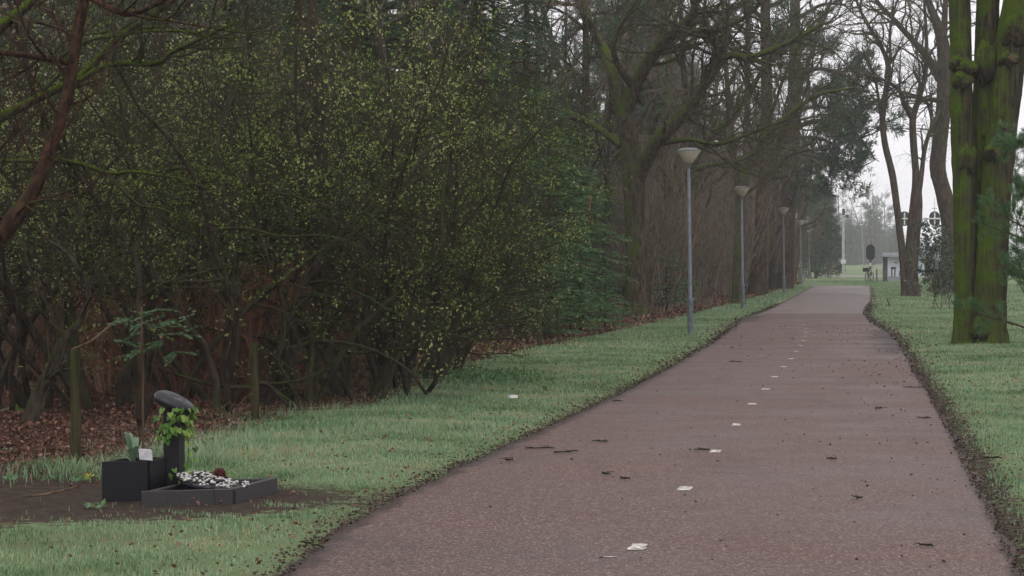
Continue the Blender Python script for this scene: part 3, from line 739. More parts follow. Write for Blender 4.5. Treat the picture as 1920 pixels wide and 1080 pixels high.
low_pines = [mk_low_pine(44, 8.0), mk_low_pine(45, 7.2)]
pines = [mk_pine(41, 14), mk_pine(42, 16, .4)]
used = set()
def place(protos, px, d, label, group=None, sc=1.0, k=None, x=None, szz=None):
    p = protos[k if k is not None else rng.randrange(len(protos))]
    x = (px - 960) / F * d if x is None else x
    loc = (x, d, float(gz(x, d)) - .02)
    rz = rng.uniform(0, 6.283)
    if p not in used:
        used.add(p); p.location = loc; p.rotation_euler = (0, 0, rz); p.scale = (sc, sc, szz or sc); p['label'] = label
        if group: p['group'] = group
        return p
    return dup(p, loc, rz, sc, label, group, szz)

# budding shrubs along the wood edge
GB = 'budding shrubs at the wood edge'
row1 = [(-60, 25), (80, 25.5), (210, 24.5), (340, 26), (455, 25), (560, 25.6), (650, 26.6), (735, 27.8), (790, 29.5), (838, 31.5)]
row_labels = ['budding shrub cut off by the left edge, behind the leaning red pine', 'budding shrub behind the crooked dark sapling at far left', 'budding shrub right above the pale broken branch',
    'budding shrub rising straight behind the tilted stone disc', 'budding shrub just behind the second wooden post', 'budding shrub round the dark crooked trunk', 'budding shrub just right of the dark crooked trunk',
    'budding shrub whose leaves reach down to the tall grass', 'budding shrub overhanging the patch of broad green leaves', 'rightmost budding shrub of the front row, beside the light green conifers']
row_scale = [1.05, .92, 1.12, .85, 1.02, .9, 1.1, .98, 1.0, .82]
for k, (px, d) in enumerate(row1):
    place(buds, px, d, row_labels[k], GB, row_scale[k], (3 + k % 2) if k < 6 else k % 3)
for k, (px, d) in enumerate([(30, 31), (160, 30), (290, 31.5), (420, 30.5), (540, 31), (640, 32), (730, 33), (800, 34)]):
    place(buds2 if k % 2 and k > 4 else buds, px, d, 'budding shrub with fresh green leaves in the second row of the wood edge', GB, rng.uniform(1.0, 1.3), None if k > 4 else 3 + k % 2)
for k, (px, d) in enumerate([(-20, 42), (150, 40), (330, 44), (500, 41), (620, 45), (760, 43)]):
    place(buds2, px, d, 'tall leafy shrub standing deep behind the wood edge', 'leafy shrubs inside the wood', rng.uniform(1.3, 1.7))
# conifers
for px, d, s, k in [(900, 43, 1.05, 0), (985, 52, 1.0, 0), (840, 50, 1.15, 0), (1060, 66, .95, 0), (700, 52, 1.1, 1), (610, 60, 1.2, 0), (480, 56, 1.5, 1), (1100, 82, 1.0, 0), (120, 47, 1.35, 0), (260, 43, 1.3, 1), (380, 48, 1.4, 0), (545, 46, 1.3, 1), (655, 42, 1.3, 0), (770, 44, 1.25, 0), (30, 40, 1.3, 1), (300, 58, 1.6, 0), (450, 64, 1.6, 0), (570, 54, 1.4, 0), (720, 60, 1.5, 0), (200, 55, 1.6, 0), (860, 58, 1.4, 0), (930, 60, 1.2, 1), (-60, 50, 1.5, 0), (800, 66, 1.5, 0), (990, 74, 1.35, 0)]:
    place(spruces, px, d, 'dark green spruce rising behind the budding shrubs', 'dark spruces behind the shrubs', s, k)
hemlocks_at = [(1030, 48, 1.0, 0, 'light green conifer with drooping sprays left of the big mossy oak'), 
               (1070, 50, .7, 1, 'low young conifer at the grass edge before the mossy oak'), (1030, 45.5, .7, 1, 'smallest young conifer beside the green wooden post'), (1088, 49, .66, 1, 'low bright conifer between the slim posts and the mossy oak'), (1022, 45, .52, 1, 'little conifer at the grass edge left of the slim posts'), (1135, 52.5, .5, 1, 'smallest bright conifer at the grass edge nearest the first lamp'), (1250, 66, .8, 1, 'young conifer growing just right of the big mossy oak'), (1052, 56, 1.0, 0, 'tallest light green conifer between the budding shrubs and the mossy oak'), (1128, 57, .5, 1, 'low light green conifer at the very foot of the mossy oak')]
for px, d, s, k, lab in hemlocks_at: place(hemlocks, px, d, lab, None, s, k)
# back rows of the wood
for row, (d0, d1, n, x0, x1) in enumerate(((48, 62, 16, -150, 1000), (62, 85, 26, -150, 1180), (85, 125, 34, -150, 1330))):
    for k in range(n):
        px = x0 + (x1 - x0) * (k + rng.random()) / n; d = rng.uniform(d0, d1)
        if (px - 960) / F * d > float(XB(d)) - 2.0: continue
        c = rng.random()
        if c < .42: place(spruces, px, d, 'dark spruce deep inside the wood', 'spruces deep in the wood', rng.uniform(1.1, 1.6))
        elif c < .72: place(bares, px, d, 'bare dark tree deep inside the wood', 'bare trees deep in the wood', rng.uniform(.8, 1.2))
        else: place(pines, px, d, 'tall pine deep inside the wood', 'pines deep in the wood', rng.uniform(.85, 1.1))
# bare trees among the shrubs, and their crowns overhead
for px, d, s in [(590, 31, .75), (250, 35, .8), (400, 38, .85), (60, 33, .8), (740, 40, .9), (512, 48, 1), (-100, 30, .9), (860, 60, 1.1), (320, 52, 1), (960, 68, 1.1), (1090, 84, 1.1), (180, 60, 1.0)]:
    place(bares, px, d, 'dark bare tree standing among the budding shrubs', 'bare trees among the shrubs', s)
# thicket of brown stems behind the lamps
GT = 'brown stems of the thicket behind the lamps'
for k in range(150):
    d = 52 + 108 * rng.random() ** 1.2
    x = float(XB(d)) - .3 - rng.random() ** 1.4 * 9
    if (x / d * F + 960) < 1175: continue
    if abs(x / d * F + 960 - 1192) < 35 and d < 62: continue
    place(saps, 0, d, 'brown leafless coppice shrub in the thicket behind the street lamps', GT, rng.uniform(.9, 1.6), None, x)
for k in range(22):
    d = 62 + 90 * rng.random(); x = float(XB(d)) - 1.5 - rng.random() * 9
    place(bares, 0, d, 'slim bare tree rising out of the brown thicket behind the lamps', 'slim bare trees in the thicket', rng.uniform(.7, 1.25), None, x)
for k in range(64):
    d = rng.uniform(85, 175); px = rng.uniform(1020, 1500); x = (px - 960) / F * d
    if x > float(XB(min(d, 158))) - 2.5: continue
    c = rng.random()
    if c < .6: place(bares, 0, d, 'bare grey tree filling the wood behind the oaks', 'bare trees behind the oaks', rng.uniform(1.0, 1.5), None, x)
    elif c < .8: place(pines, 0, d, 'tall pine rising in the wood behind the oaks', 'pines behind the oaks', rng.uniform(.9, 1.2), None, x)
    else: place(bushy, 0, d, 'dense conifer in the wood behind the oaks', 'conifers behind the oaks', rng.uniform(1.1, 1.7), None, x)
for k in range(26):          # reddish undergrowth inside the wood, left
    px = rng.uniform(-80, 1150); d = rng.uniform(29, 46)
    if (px - 960) / F * d > float(XB(d)) - .8: continue
    place(saps, px, d, 'reddish brown leafless undergrowth inside the wood', 'brown undergrowth inside the wood', rng.uniform(.5, .85), 2)

def mk_crooked(seed, H):
    r = random.Random(seed); out = {}; tips = []
    S = dict(n=[14, 9, 6, 4], wig=[.2, .24, .25, .25], trop=[.05, .0, -.01, 0], kids=[6, 4, 3], t0=[.25, .2, .2], ang=[1.0, .9, .8], len=[H, H * .42, H * .15, H * .07], rmax=[1, .028, .010, .005], tiplvl=9, taper=.3)
    root = thing('crooked_shrub', (0, 0, 0), '-', 'shrub')
    for k in range(2):
        o2 = {}; a = r.uniform(0, 6.283); grow(r, o2, tips, (math.cos(a) * .12, math.sin(a) * .12, -.05), vnorm(math.cos(a) * .5, math.sin(a) * .3, 1), H * r.uniform(.8, 1.1), r.uniform(.020, .040), 0, S)
        g = Geo(); tubes(g, o2.pop(0), 8, rough=.07); g.obj('stem', M['mossy_stem'], root, True)
        for l, v in o2.items(): out.setdefault(l, []).extend(v)
    for p_ in out.pop(1): g = Geo(); tubes(g, [p_], 5, rough=.06); g.obj('branch', M['mossy_stem'], root, True)
    g = Geo(); build_levels(g, out, [3]); g.obj('twigs', M['shrub_twig'], root)
    return snap(root)
crooked = [mk_crooked(s_, h_) for s_, h_ in ((91, 4.4), (92, 3.8), (93, 4.8))]
for k, (px, d) in enumerate([(20, 24), (175, 22.6), (300, 24.2), (430, 23.6), (575, 24.4), (690, 25.6), (770, 26.8), (250, 27.5), (500, 28)]):
    place(crooked, px, d, 'crooked leafless mossy shrub standing among the budding shrubs', 'crooked mossy shrubs at the wood edge', rng.uniform(.9, 1.15), k % 3)
brush = [mk_sapling(14, 1.7, 16, 'dead_brushwood', 'brushwood', .7)]
for px, d in [(345, 25.5), (395, 26.5), (440, 25.5), (490, 27), (540, 27.5), (300, 27), (200, 28), (270, 30), (330, 29), (380, 31), (430, 30), (480, 32), (530, 30), (580, 31), (300, 34), (400, 35), (500, 36), (120, 30), (40, 31), (640, 33), (230, 37), (350, 39)]:
    place(brush, px, d, 'red brown dead brushwood low on the wood floor', 'dead brushwood on the wood floor', rng.uniform(.8, 1.25))

# ------------------------------------------------------------------ hand-laid trees
OAK_S = dict(n=[10, 8, 6, 4, 3], wig=[.1, .2, .22, .24, .22], trop=[0, .02, .01, -.01, -.03], kids=[8, 6, 4, 2], t0=[.2, .2, .15, .2],
             ang=[.9, .85, .8, .75], len=[6, 2.6, 1.25, .62, .32], rmax=[1, .06, .022, .010, .005], tiplvl=9, taper=.2, shape=.3)
def limb(d, pts, n=18):
    a = np.array([[*Q(p[0], p[1], d + p[2]), p[3] / 2 / F * d] for p in pts]); s = smooth_path(a, n)
    return s[:, :3], np.maximum(s[:, 3], .004)
def hero(name, d, base, limbs, label, cat, bk, tw, S, counts, seed, sides=14, nmain=1, needles=None, up=.1, group=None, t0s=None, ls=1.0, rough=.05):
    """limbs: list of point lists; the first nmain make the trunk"""
    r = random.Random(seed); root = thing(name, base, label, cat, group); off = np.array(base)
    out = {}; tips = []; tr = Geo(); lm = []
    for k, pts in enumerate(limbs):
        p, rd = limb(d, pts, 26 if k < nmain else 16); p = p - off
        if k < nmain: trunk(tr, p, rd, sides * 2, rough, seed + k, .30 if 40 < d < 50 else .14 if d > 50 else 0)
        else: lm.append(tubes(Geo(), [(p, rd)], 8, True, rough=rough))
        c = counts[k] if k < len(counts) else 8
        if c: sprout(r, out, tips, p, rd, c, S, 1, (t0s or {}).get(k, .25), up, ls)
    tr.obj('trunk', M[bk], root, True)
    for l_ in lm: l_.obj('limb', M[bk], root, True)
    if out:
        t = Geo(); build_levels(t, out, [5, 5, 4, 3, 3]); t.obj('twigs', M[tw], root)
    if needles and tips:
        pos, ax, sz, tn = [], [], [], []
        for pts, dirs in tips: needle_clumps(r, pos, ax, sz, tn, pts, dirs, needles[0], needles[1])
        lf = Geo(); leaves(lf, pos, ax, np.array(sz), needles[2], .1, np.array(tn)); lf.obj('needles', M['needle'], root)
    return root

d = 62.0; base = tuple(Q(1192, 595, d) * (1, 1, 0))
hero('oak_tree', d, base, [
    [(1192,603,0,50),(1192,560,0,40),(1192,480,0,37),(1190,400,0,37),(1188,335,0,42),(1180,270,0,34),(1168,205,0,32)],
    [(1170,215,0,34),(1150,140,0,27),(1130,90,.5,21),(1105,40,1,16),(1085,-40,1.5,12),(1060,-140,2,7)],
    [(1168,215,0,34),(1195,150,-.3,29),(1222,105,-.6,25),(1262,62,-1,21),(1298,30,-1.3,17),(1302,-5,-1.5,14),(1290,-120,-2,8)],
    [(1194,345,0,28),(1212,302,-.4,28),(1232,265,-.8,29),(1270,228,-1.2,25),(1302,190,-1.5,21),(1328,145,-1.8,18),(1346,108,-2,14),(1338,78,-2.2,11),(1316,52,-2.4,8),(1330,-40,-2.6,5)],
    [(1344,112,-2,13),(1375,104,-2.2,11),(1406,108,-2.5,10),(1475,82,-3,8),(1540,45,-3.5,5)],
    [(1164,272,0,16),(1120,240,.5,13),(1075,215,1,11),(1030,200,1.5,8),(985,207,2,4)],
    [(1205,190,0,16),(1150,100,-1,10),(1180,20,-1.5,8),(1240,-60,-2,5)],
    [(1218,252,-.4,12),(1228,225,-.5,12),(1238,212,-.6,9)],
    [(1262,62,-1,14),(1330,60,-1.5,11),(1400,30,-2,8),(1460,-30,-2.5,5)],
    [(1240,270,-.8,11),(1290,262,-1.5,9),(1350,270,-2.2,7),(1420,245,-3,5),(1500,215,-3.8,3)]],
    'big mossy oak with forked trunk behind the nearest street lamp', 'tree', 'oak', 'oak_twig', OAK_S, [0, 14, 18, 21, 16, 11, 10, 0, 13, 11], 51, 16)
d = 76.0; base = tuple(Q(1258, 580, d) * (1, 1, 0))
hero('oak_tree', d, base, [
    [(1256,590,0,30),(1255,480,0,26),(1256,400,0,25),(1257,350,0,22),(1244,290,0,18),(1258,200,0,15),(1250,90,0,12),(1240,-40,0,8)],
    [(1256,385,0,20),(1285,335,-.5,19),(1312,280,-.8,18),(1340,248,-1,15),(1370,222,-1.2,13),(1405,175,-1.6,10),(1440,110,-2,8),(1480,50,-2.5,5)],
    [(1290,325,-.5,9),(1330,310,-1,8),(1390,300,-1.8,6),(1450,262,-2.4,4)]],
    'darker oak with a long leaning limb, behind and right of the big mossy oak', 'tree', 'oak', 'oak_twig', OAK_S, [14, 16, 9], 52, 12)
d = 81.0; base = tuple(Q(1385, 570, d) * (1, 1, 0))
hero('oak_tree', d, base, [
    [(1384,574,0,25),(1386,480,0,21),(1387,400,0,20),(1392,345,0,19),(1408,300,0,17),(1434,258,-.4,14),(1472,222,-.9,10),(1530,180,-1.4,7),(1600,165,-2,4)],
    [(1388,390,0,13),(1375,280,.3,11),(1362,140,.5,9),(1352,-40,.6,6)],
    [(1420,280,-.2,8),(1450,200,-.6,7),(1480,120,-1,5),(1520,40,-1.2,3)]],
    'oak bending right over the path beside the second street lamp', 'tree', 'oak', 'oak_twig', OAK_S, [18, 12, 10], 53, 12)

PHS = dict(PINE_S); PHS['len'] = [0, 2.1, .95, .42]; PHS['kids'] = [0, 7, 4]; PHS['trop'] = [0, .02, .07, .12]
d = 98.0
hero('pine_tree', d, tuple(Q(1418, 555, d) * (1, 1, 0)), [
    [(1417,558,0,31),(1424,470,0,27),(1430,370,0,25),(1436,240,0,22),(1436,100,0,20),(1432,-60,0,16),(1432,-260,0,9)],
    [(1434,120,0,9),(1470,90,-1,7),(1520,70,-1.6,5)], [(1434,40,0,9),(1390,0,.6,7),(1350,-30,1,4)]],
    'tall pine with thick dark trunk between second and third street lamps', 'tree', 'pine_low', 'pine_low', PHS, [16, 9, 9], 54, 12, 1, (18, .24, .10), .1, None, {0: .62})
d = 112.0
hero('pine_tree', d, tuple(Q(1402, 540, d) * (1, 1, 0)), [
    [(1397,546,0,18),(1398,400,0,14),(1400,250,0,12),(1402,60,0,10),(1404,-120,0,7)]],
    'slender pine with reddish trunk just left of the second lamp', 'tree', 'red_bark', 'red_bark', PHS, [14], 55, 10, 1, (18, .24, .10), .1, None, {0: .6})
d = 118.0
hero('pine_tree', d, tuple(Q(1470, 545, d) * (1, 1, 0)), [
    [(1468,548,0,36),(1474,430,0,30),(1482,320,0,28),(1488,200,0,25),(1490,60,0,20),(1488,-120,0,13),(1485,-260,0,8)],
    [(1488,240,0,10),(1530,228,-1,9),(1580,232,-1.8,7),(1615,262,-2.2,5),(1640,300,-2.4,3)],
    [(1490,180,0,10),(1545,165,-.8,8),(1590,185,-1.4,6),(1612,215,-1.8,4)],
    [(1486,280,0,8),(1520,285,-1,6),(1560,300,-1.6,5),(1590,325,-2,3)],
    [(1490,40,0,9),(1540,10,-.6,6),(1585,10,-1,4)],
    [(1484,300,0,7),(1450,290,.6,5),(1425,300,1,3)],
    [(1489,210,0,9),(1530,200,-2,7),(1570,210,-3,5),(1600,235,-3.6,3)],
    [(1489,150,0,9),(1530,130,-2,7),(1580,140,-3,5),(1618,165,-3.6,3)],
    [(1487,260,0,8),(1525,258,-2.5,6),(1560,268,-3.4,4)],
    [(1488,320,0,6),(1515,318,-1.5,5),(1540,335,-2.4,3)]],
    'big pine at the wood corner, its dark boughs hanging out to the right', 'tree', 'pine_low', 'red_bark', PHS, [16, 16, 14, 12, 8, 6, 13, 13, 10, 7], 56, 14, 1, (9, .31, .17), .05, None, {0: .55})

# right side: three mossy stems, leaning trunk, forked tree
d = 42.8
root = hero('mossy_tree', d, tuple(Q(1836, 650, d) * (1, 1, 0)), [
    [(1806,662,0,58),(1809,640,0,46),(1810,560,0,40),(1809,430,0,40),(1806,300,0,42),(1803,200,0,42),(1801,100,0,40),(1798,0,0,40),(1790,-150,0,34),(1775,-380,0,20)],
    [(1836,662,.28,60),(1837,600,.28,48),(1838,480,.28,44),(1843,300,.26,44),(1848,150,.26,46),(1851,0,.26,42),(1858,-200,.3,34),(1866,-400,.4,18)],
    [(1854,664,-.1,74),(1856,640,-.1,60),(1858,520,-.1,58),(1866,380,-.05,56),(1876,250,0,58),(1887,140,0,62),(1905,30,0,60),(1926,-80,0,50),(1960,-260,0,34),(1990,-400,0,18)],
    [(1862,250,.05,30),(1845,180,.1,26),(1866,110,.1,30),(1886,60,.05,24)]],
    'thick green mossy tree with three fused trunks on the right lawn', 'tree', 'moss_oak', 'oak_twig', OAK_S, [10, 10, 12, 0], 61, 22, 4, None, .2, None, {0: .78, 1: .78, 2: .78}, 1.0, .045)
def knob(root, px, py, d, rpx, sq=.7, cut=False, face=(0, -1, .1)):
    g = Geo(); r_ = rpx / F * d; n, m_ = 12, 16; v = []
    for i in range(n + 1):
        th = math.pi * i / n
        for j in range(m_):
            ph = 2 * math.pi * j / m_; k = r_ * (1 + .18 * math.sin(3 * ph + 2 * th) + .1 * NR.normal())
            v.append((k * math.sin(th) * math.cos(ph), k * math.sin(th) * math.sin(ph), k * sq * math.cos(th)))
    c = Q(px, py, d) - np.array(root.location)
    i, j = np.meshgrid(np.arange(n), np.arange(m_), indexing='ij'); a = (i * m_ + j).ravel(); b = (i * m_ + (j + 1) % m_).ravel()
    g.add(np.array(v) + c, np.stack([a, a + m_, b + m_, b], 1)); k = g.obj('burl', M['moss_oak'], root, True)
    if cut:
        g = Geo(); f = norm(np.array(face, float)); q = Vector(f).to_track_quat('Z', 'Y').to_matrix()
        lathe(g, [(0.0001, .012), (r_ * .34, .01), (r_ * .4, 0), (r_ * .45, -r_ * .4)], c + f * r_ * .98, 12, rot=np.array(q))
        g.obj('sawn_face', M['dead_wood'], k)
knob(root, 1797, 120, d - .17, 19, .8); knob(root, 1812, 128, d - .19, 20, .65); knob(root, 1803, 150, d - .17, 20, .9); knob(root, 1888, 112, d - .26, 19, .8, True, (.55, -.8, .05))
knob(root, 1862, 285, d - .24, 20, .9, True, (.45, -.85, -.1)); knob(root, 1845, 118, d - .1, 20, 1.8); knob(root, 1902, 60, d - .24, 26, 1.2); knob(root, 1812, 300, d - .14, 17, 1.6); knob(root, 1838, 618, d - .30, 18, 1.1)
d = 106.0
hero('leaning_tree', d, tuple(Q(1782, 548, d) * (1, 1, 0)), [
    [(1778,552,0,76),(1783,520,0,56),(1787,480,0,42),(1785,440,0,36),(1777,395,0,32),(1766,350,0,29),(1758,315,0,30),(1762,260,0,28),(1768,210,0,27),(1770,150,0,26),(1768,90,0,24),(1758,50,0,18),(1742,10,0,14),(1722,-60,0,10),(1700,-200,0,5)],
    [(1762,150,0,17),(1735,105,-.6,15),(1706,72,-1,12),(1670,32,-1.5,9),(1645,5,-2,7),(1600,-70,-2.4,4)],
    [(1768,95,0,14),(1770,40,.5,12),(1775,-60,.9,8)],
    [(1758,330,0,6),(1740,200,-1.2,5),(1700,180,-2,3)],
    [(1764,190,0,9),(1735,186,-.8,7),(1690,172,-1.6,4)]],
    'thick dark trunk leaning left, just behind the three-stemmed mossy tree', 'tree', 'grey_bark', 'oak_twig', OAK_S, [14, 18, 10, 5, 8], 62, 14, 1, None, .1, None, {0: .55})
d = 96.0
hero('forked_tree', d, tuple(Q(1704, 556, d) * (1, 1, 0)), [
    [(1698,558,0,16),(1693,485,0,14),(1684,410,0,13),(1673,330,0,13),(1660,275,0,12),(1654,225,0,11),(1660,175,0,11),(1664,125,0,9),(1650,85,0,8),(1628,50,0,7),(1606,5,0,5),(1590,-60,0,3)],
    [(1710,559,0,30),(1708,510,0,25),(1712,440,0,25),(1717,385,0,24),(1717,330,0,14),(1712,270,0,13),(1711,222,0,12),(1722,185,0,10),(1733,145,0,9),(1736,80,0,7),(1730,-20,0,4)],
    [(1721,372,0,11),(1727,330,0,10),(1732,285,0,9),(1741,252,0,8),(1752,225,0,7),(1775,180,.6,4)],
    [(1711,225,0,10),(1694,195,-.4,9),(1684,168,-.6,7),(1655,150,-1,5),(1608,140,-1.4,3)],
    [(1660,165,0,8),(1668,110,.3,6),(1669,50,.6,5),(1690,-30,.9,3)],
    [(1722,188,0,7),(1752,186,.6,5),(1790,196,1.2,3)],
    [(1654,240,0,6),(1640,150,-.8,5),(1615,90,-1.4,3)]],
    'slim forked tree with two bare trunks on the lawn, left of the leaning trunk', 'tree', 'grey_bark', 'oak_twig', OAK_S, [18, 20, 7, 13, 13, 9, 9], 63, 12, 2, None, .05, None, {0: .5, 1: .6})

# left foreground
LS = dict(OAK_S); LS['len'] = [3, 1.1, .5, .26, .14]; LS['rmax'] = [1, .014, .008, .004, .003]; LS['kids'] = [4, 4, 3, 2]
d = 18.0
hero('pine_tree', d, tuple(Q(-340, 868, d) * (1, 1, 0)), [
    [(-340,872,0,44),(-190,640,0,40),(-60,495,0,37),(20,418,0,35),(66,350,0,28),(98,270,0,24),(125,190,0,22),(141,100,0,21),(158,0,0,20),(186,-150,0,18),(210,-330,0,10)],
    [(134,118,0,11),(95,112,-.1,11),(45,104,-.2,10),(-20,98,-.3,8),(-120,100,-.4,5)],
    [(160,-10,0,12),(215,20,-.2,12),(255,25,-.2,10),(330,-10,-.3,7),(430,-60,-.4,4)],
    [(20,420,0,9),(-30,392,-.1,7),(-80,380,-.2,4)]],
    'leaning young pine with reddish flaky trunk at the far left', 'tree', 'red_bark', 'red_bark', LS, [16, 9, 10, 6], 71, 14, 1, None, .1, None, {0: .3}, .9, .10)
d = 20.5
hero('mossy_oak', d, tuple(Q(-300, 820, d) * (1, 1, 0)), [
    [(-300,825,0,90),(-290,650,0,72),(-280,480,0,62),(-265,330,0,54),(-250,150,0,40),(-240,-100,0,26)],
    [(-268,400,0,40),(-160,310,0,28),(-60,250,0,23),(0,222,0,20),(60,190,0,18),(112,166,0,17),(160,138,-.1,15),(190,105,-.1,14),(218,78,-.1,14),(262,45,-.2,11),(320,8,-.2,8),(385,-45,-.2,5)],
    [(112,166,0,12),(155,148,-.1,12),(190,128,-.15,12),(232,119,-.2,11),(298,120,-.25,11),(322,98,-.3,9),(372,76,-.3,8),(430,48,-.35,5),(462,36,-.4,3)],
    [(195,72,-.1,6),(270,60,-.2,6),(350,60,-.3,5),(420,72,-.3,4),(505,64,-.4,2)],
    [(-270,420,0,14),(-150,330,0,10),(-40,304,-.1,8),(70,303,-.2,8),(140,303,-.2,8),(205,326,-.25,7),(250,322,-.3,6),(340,336,-.3,4),(410,362,-.3,3)],
    [(205,326,-.25,6),(225,352,-.3,5),(262,385,-.3,5),(300,391,-.35,4),(345,408,-.4,2)],
    [(-255,250,0,26),(-130,160,0,22),(-40,90,0,20),(10,45,0,20),(60,5,0,16),(110,-60,0,12)],
    [(98,118,.1,8),(160,80,0,7),(255,56,0,7),(320,50,0,5)],
    [(70,165,0,6),(95,110,.2,6),(130,75,.3,5),(210,58,.4,3)]],
    'mossy oak reaching in from the left edge with crooked green limbs', 'tree', 'moss_oak', 'shrub_twig', LS, [0, 9, 9, 6, 7, 5, 5, 4, 4], 72, 14, 1, None, .1, None, None, .9)
# dark stems on the wood floor, far left
d = 22.0
hero('leaning_sapling', d, tuple(Q(52, 808, d) * (1, 1, 0)), [
    [(50,812,0,34),(70,740,0,24),(95,690,0,18),(115,640,0,16),(150,600,0,13),(165,540,0,10),(130,480,0,8),(90,450,0,6)],
    [(78,735,0,12),(105,700,-.2,8),(140,690,-.3,6)], [(120,632,0,9),(90,600,-.2,7),(60,560,-.3,5)]],
    'crooked dark sapling leaning right on the leaf litter at far left', 'tree', 'dark_bark', 'shrub_twig', LS, [7, 4, 4], 73, 10)
d = 23.0
hero('thin_trunk', d, tuple(Q(262, 790, d) * (1, 1, 0)), [
    [(262,795,0,18),(264,700,0,15),(262,600,0,13),(258,500,0,11),(246,470,0,9),(228,455,0,6)], [(262,560,0,7),(300,535,-.3,6),(345,520,-.5,4),(420,500,-.6,3)]],
    'thin dark trunk standing straight behind the black planter', 'tree', 'dark_bark', 'shrub_twig', LS, [7, 6], 74, 10)
d = 27.0
hero('dark_trunk', d, tuple(Q(515, 760, d) * (1, 1, 0)), [
    [(515,765,0,26),(517,700,0,22),(520,640,0,20),(530,560,0,18),(555,440,0,16),(590,330,0,15),(600,220,0,20),(592,120,0,22),(585,0,0,20),(580,-140,0,14)],
    [(598,200,0,16),(578,110,.3,15),(560,20,.4,12),(540,-80,.4,8)], [(545,480,0,8),(500,430,-.4,6),(440,420,-.6,4)]],
    'dark crooked trunk rising through the shrubs behind the second wooden post', 'tree', 'dark_bark', 'shrub_twig', LS, [10, 6, 5], 75, 12)
# low bare branch sweeping over the floor
d = 24.0
hero('fallen_branch', d, tuple(Q(720, 790, d) * (1, 1, 0)), [
    [(640,795,0,4),(560,775,-.1,5),(500,720,-.1,7),(470,727,0,8),(400,722,0,8),(340,705,0,6),(300,690,.1,4)], [(490,722,0,6),(560,713,-.1,5),(620,690,-.2,3)], [(505,722,0,5),(540,750,-.2,4),(575,775,-.3,3)]],
    'dark bare branch sagging low across the second wooden post', 'branch', 'shrub_twig', 'shrub_twig', LS, [5, 4, 3], 76, 6, 1, None, 0, None, None, .5)
d = 25.0
hero('low_branch', d, tuple(Q(690, 640, d) * (1, 1, 0)), [
    [(360,605,0,4),(400,618,0,6),(450,630,0,7),(500,632,0,8),(540,652,0,8),(600,640,.2,8),(680,650,.4,7),(760,690,.5,6),(800,740,.5,6)], [(440,628,0,5),(480,648,-.2,5),(530,680,-.4,4),(570,710,-.5,3)]],
    'long bare shrub branch drooping above the red leaf litter, mid left', 'branch', 'shrub_twig', 'shrub_twig', LS, [8, 4], 77, 6, 1, None, 0, None, None, .5)

# fallen mossy log and moss cushions on the wood floor
d = 31.0
p0, p1 = Q(150, 700, d) , Q(330, 716, d)
root = thing('fallen_log', tuple(np.array(((p0[0] + p1[0]) / 2, d, float(gz(p0[0], d))))), 'dark rotting log lying on the wood floor behind the planter', 'log')
g = Geo(); c = np.array(root.location)
tubes(g, [(smooth_path([(*Q(150, 716, d), .12), (*Q(200, 712, d), .17), (*Q(255, 708, d), .17), (*Q(335, 712, d + .3), .13)], 12)[:, :3] - c, [.12, .15, .17, .18, .18, .18, .18, .17, .16, .15, .14, .12])], 14, True, rough=.06)
g.obj('log', M['log'], root, True)
g = Geo(); tubes(g, [(smooth_path([Q(160, 705, d - .3), Q(190, 690, d - .5), Q(230, 680, d - .5), Q(300, 672, d)], 10) - c, np.linspace(.05, .02, 10))], 7, True); g.obj('broken_limb', M['log'], root, True)
def cushion(px, py, wx, wy, label):
    p = G(px, py); n = 16; v = []; g = Geo()
    for i in range(6):
        f = i / 5
        for j in range(n):
            a = j / n * 6.283; k = math.cos(f * 1.57) * (1 + .2 * math.sin(3 * a) + .08 * NR.normal()); v.append((wx * k * math.cos(a), wy * k * math.sin(a), .11 * math.sin(f * 1.57) - .02))
    i, j = np.meshgrid(np.arange(5), np.arange(n), indexing='ij'); a = (i * n + j).ravel(); b = (i * n + (j + 1) % n).ravel()
    g.add(v, np.stack([a, b, b + n, a + n], 1))
    x = g.obj('moss_cushion', M['moss'], None, True); x.location = (p[0], p[1], float(gz(p[0], p[1]))); tag(x, label, 'moss', 'moss cushions on the wood floor')
cushion(320, 738, .33, .6, 'bright green moss cushion behind the tilted stone disc'); cushion(40, 752, .25, .5, 'bright moss cushion at the far left edge of the wood floor'); cushion(405, 738, .2, .4, 'small moss cushion right of the tilted stone disc')

# ------------------------------------------------------------------ wooden posts
def post(px, ytop, ybot, wpx, label, lean=0.0):
    p = G(px, ybot); d = p[1]; H = (ybot - ytop) / F * d; r_ = wpx / 2 / F * d; z = float(gz(p[0], d))
    g = Geo(); pts = [(lean * t * H + .008 * math.sin(5 * t), 0, -.1 + (H + .1) * t) for t in np.linspace(0, 1, 9)]
    tubes(g, [(pts, [r_ * (1 + .05 * math.sin(7 * t)) for t in range(8)] + [r_ * .93])], 11, True, rough=.05)
    o = g.obj('fence_post', M['post']); o.location = (p[0], p[1], z); tag(o, label, 'post', 'weathered wooden posts along the wood edge')
post(138, 653, 868, 20, 'weathered wooden post left of the memorial', .02)
post(477, 640, 790, 15, 'green mossy post behind the grass, second from the left')
post(1011, 556, 650, 9, 'thin mossy post beside the young conifers')
post(1046, 575, 644, 7, 'slim leaning post among the young conifers', .03)
def stick_plant(name, d, pts, material, label, cat, group=None, sides=6):
    a = smooth_path([(*Q(px, py, d + dy), w / 2 / F * d) for px, py, dy, w in pts], 12); c = a[0, :3].copy()
    g = Geo(); tubes(g, [(a[:, :3] - c, np.maximum(a[:, 3], .002))], sides, True); o = g.obj(name, M[material], None, True); o.location = c
    return tag(o, label, cat, group)
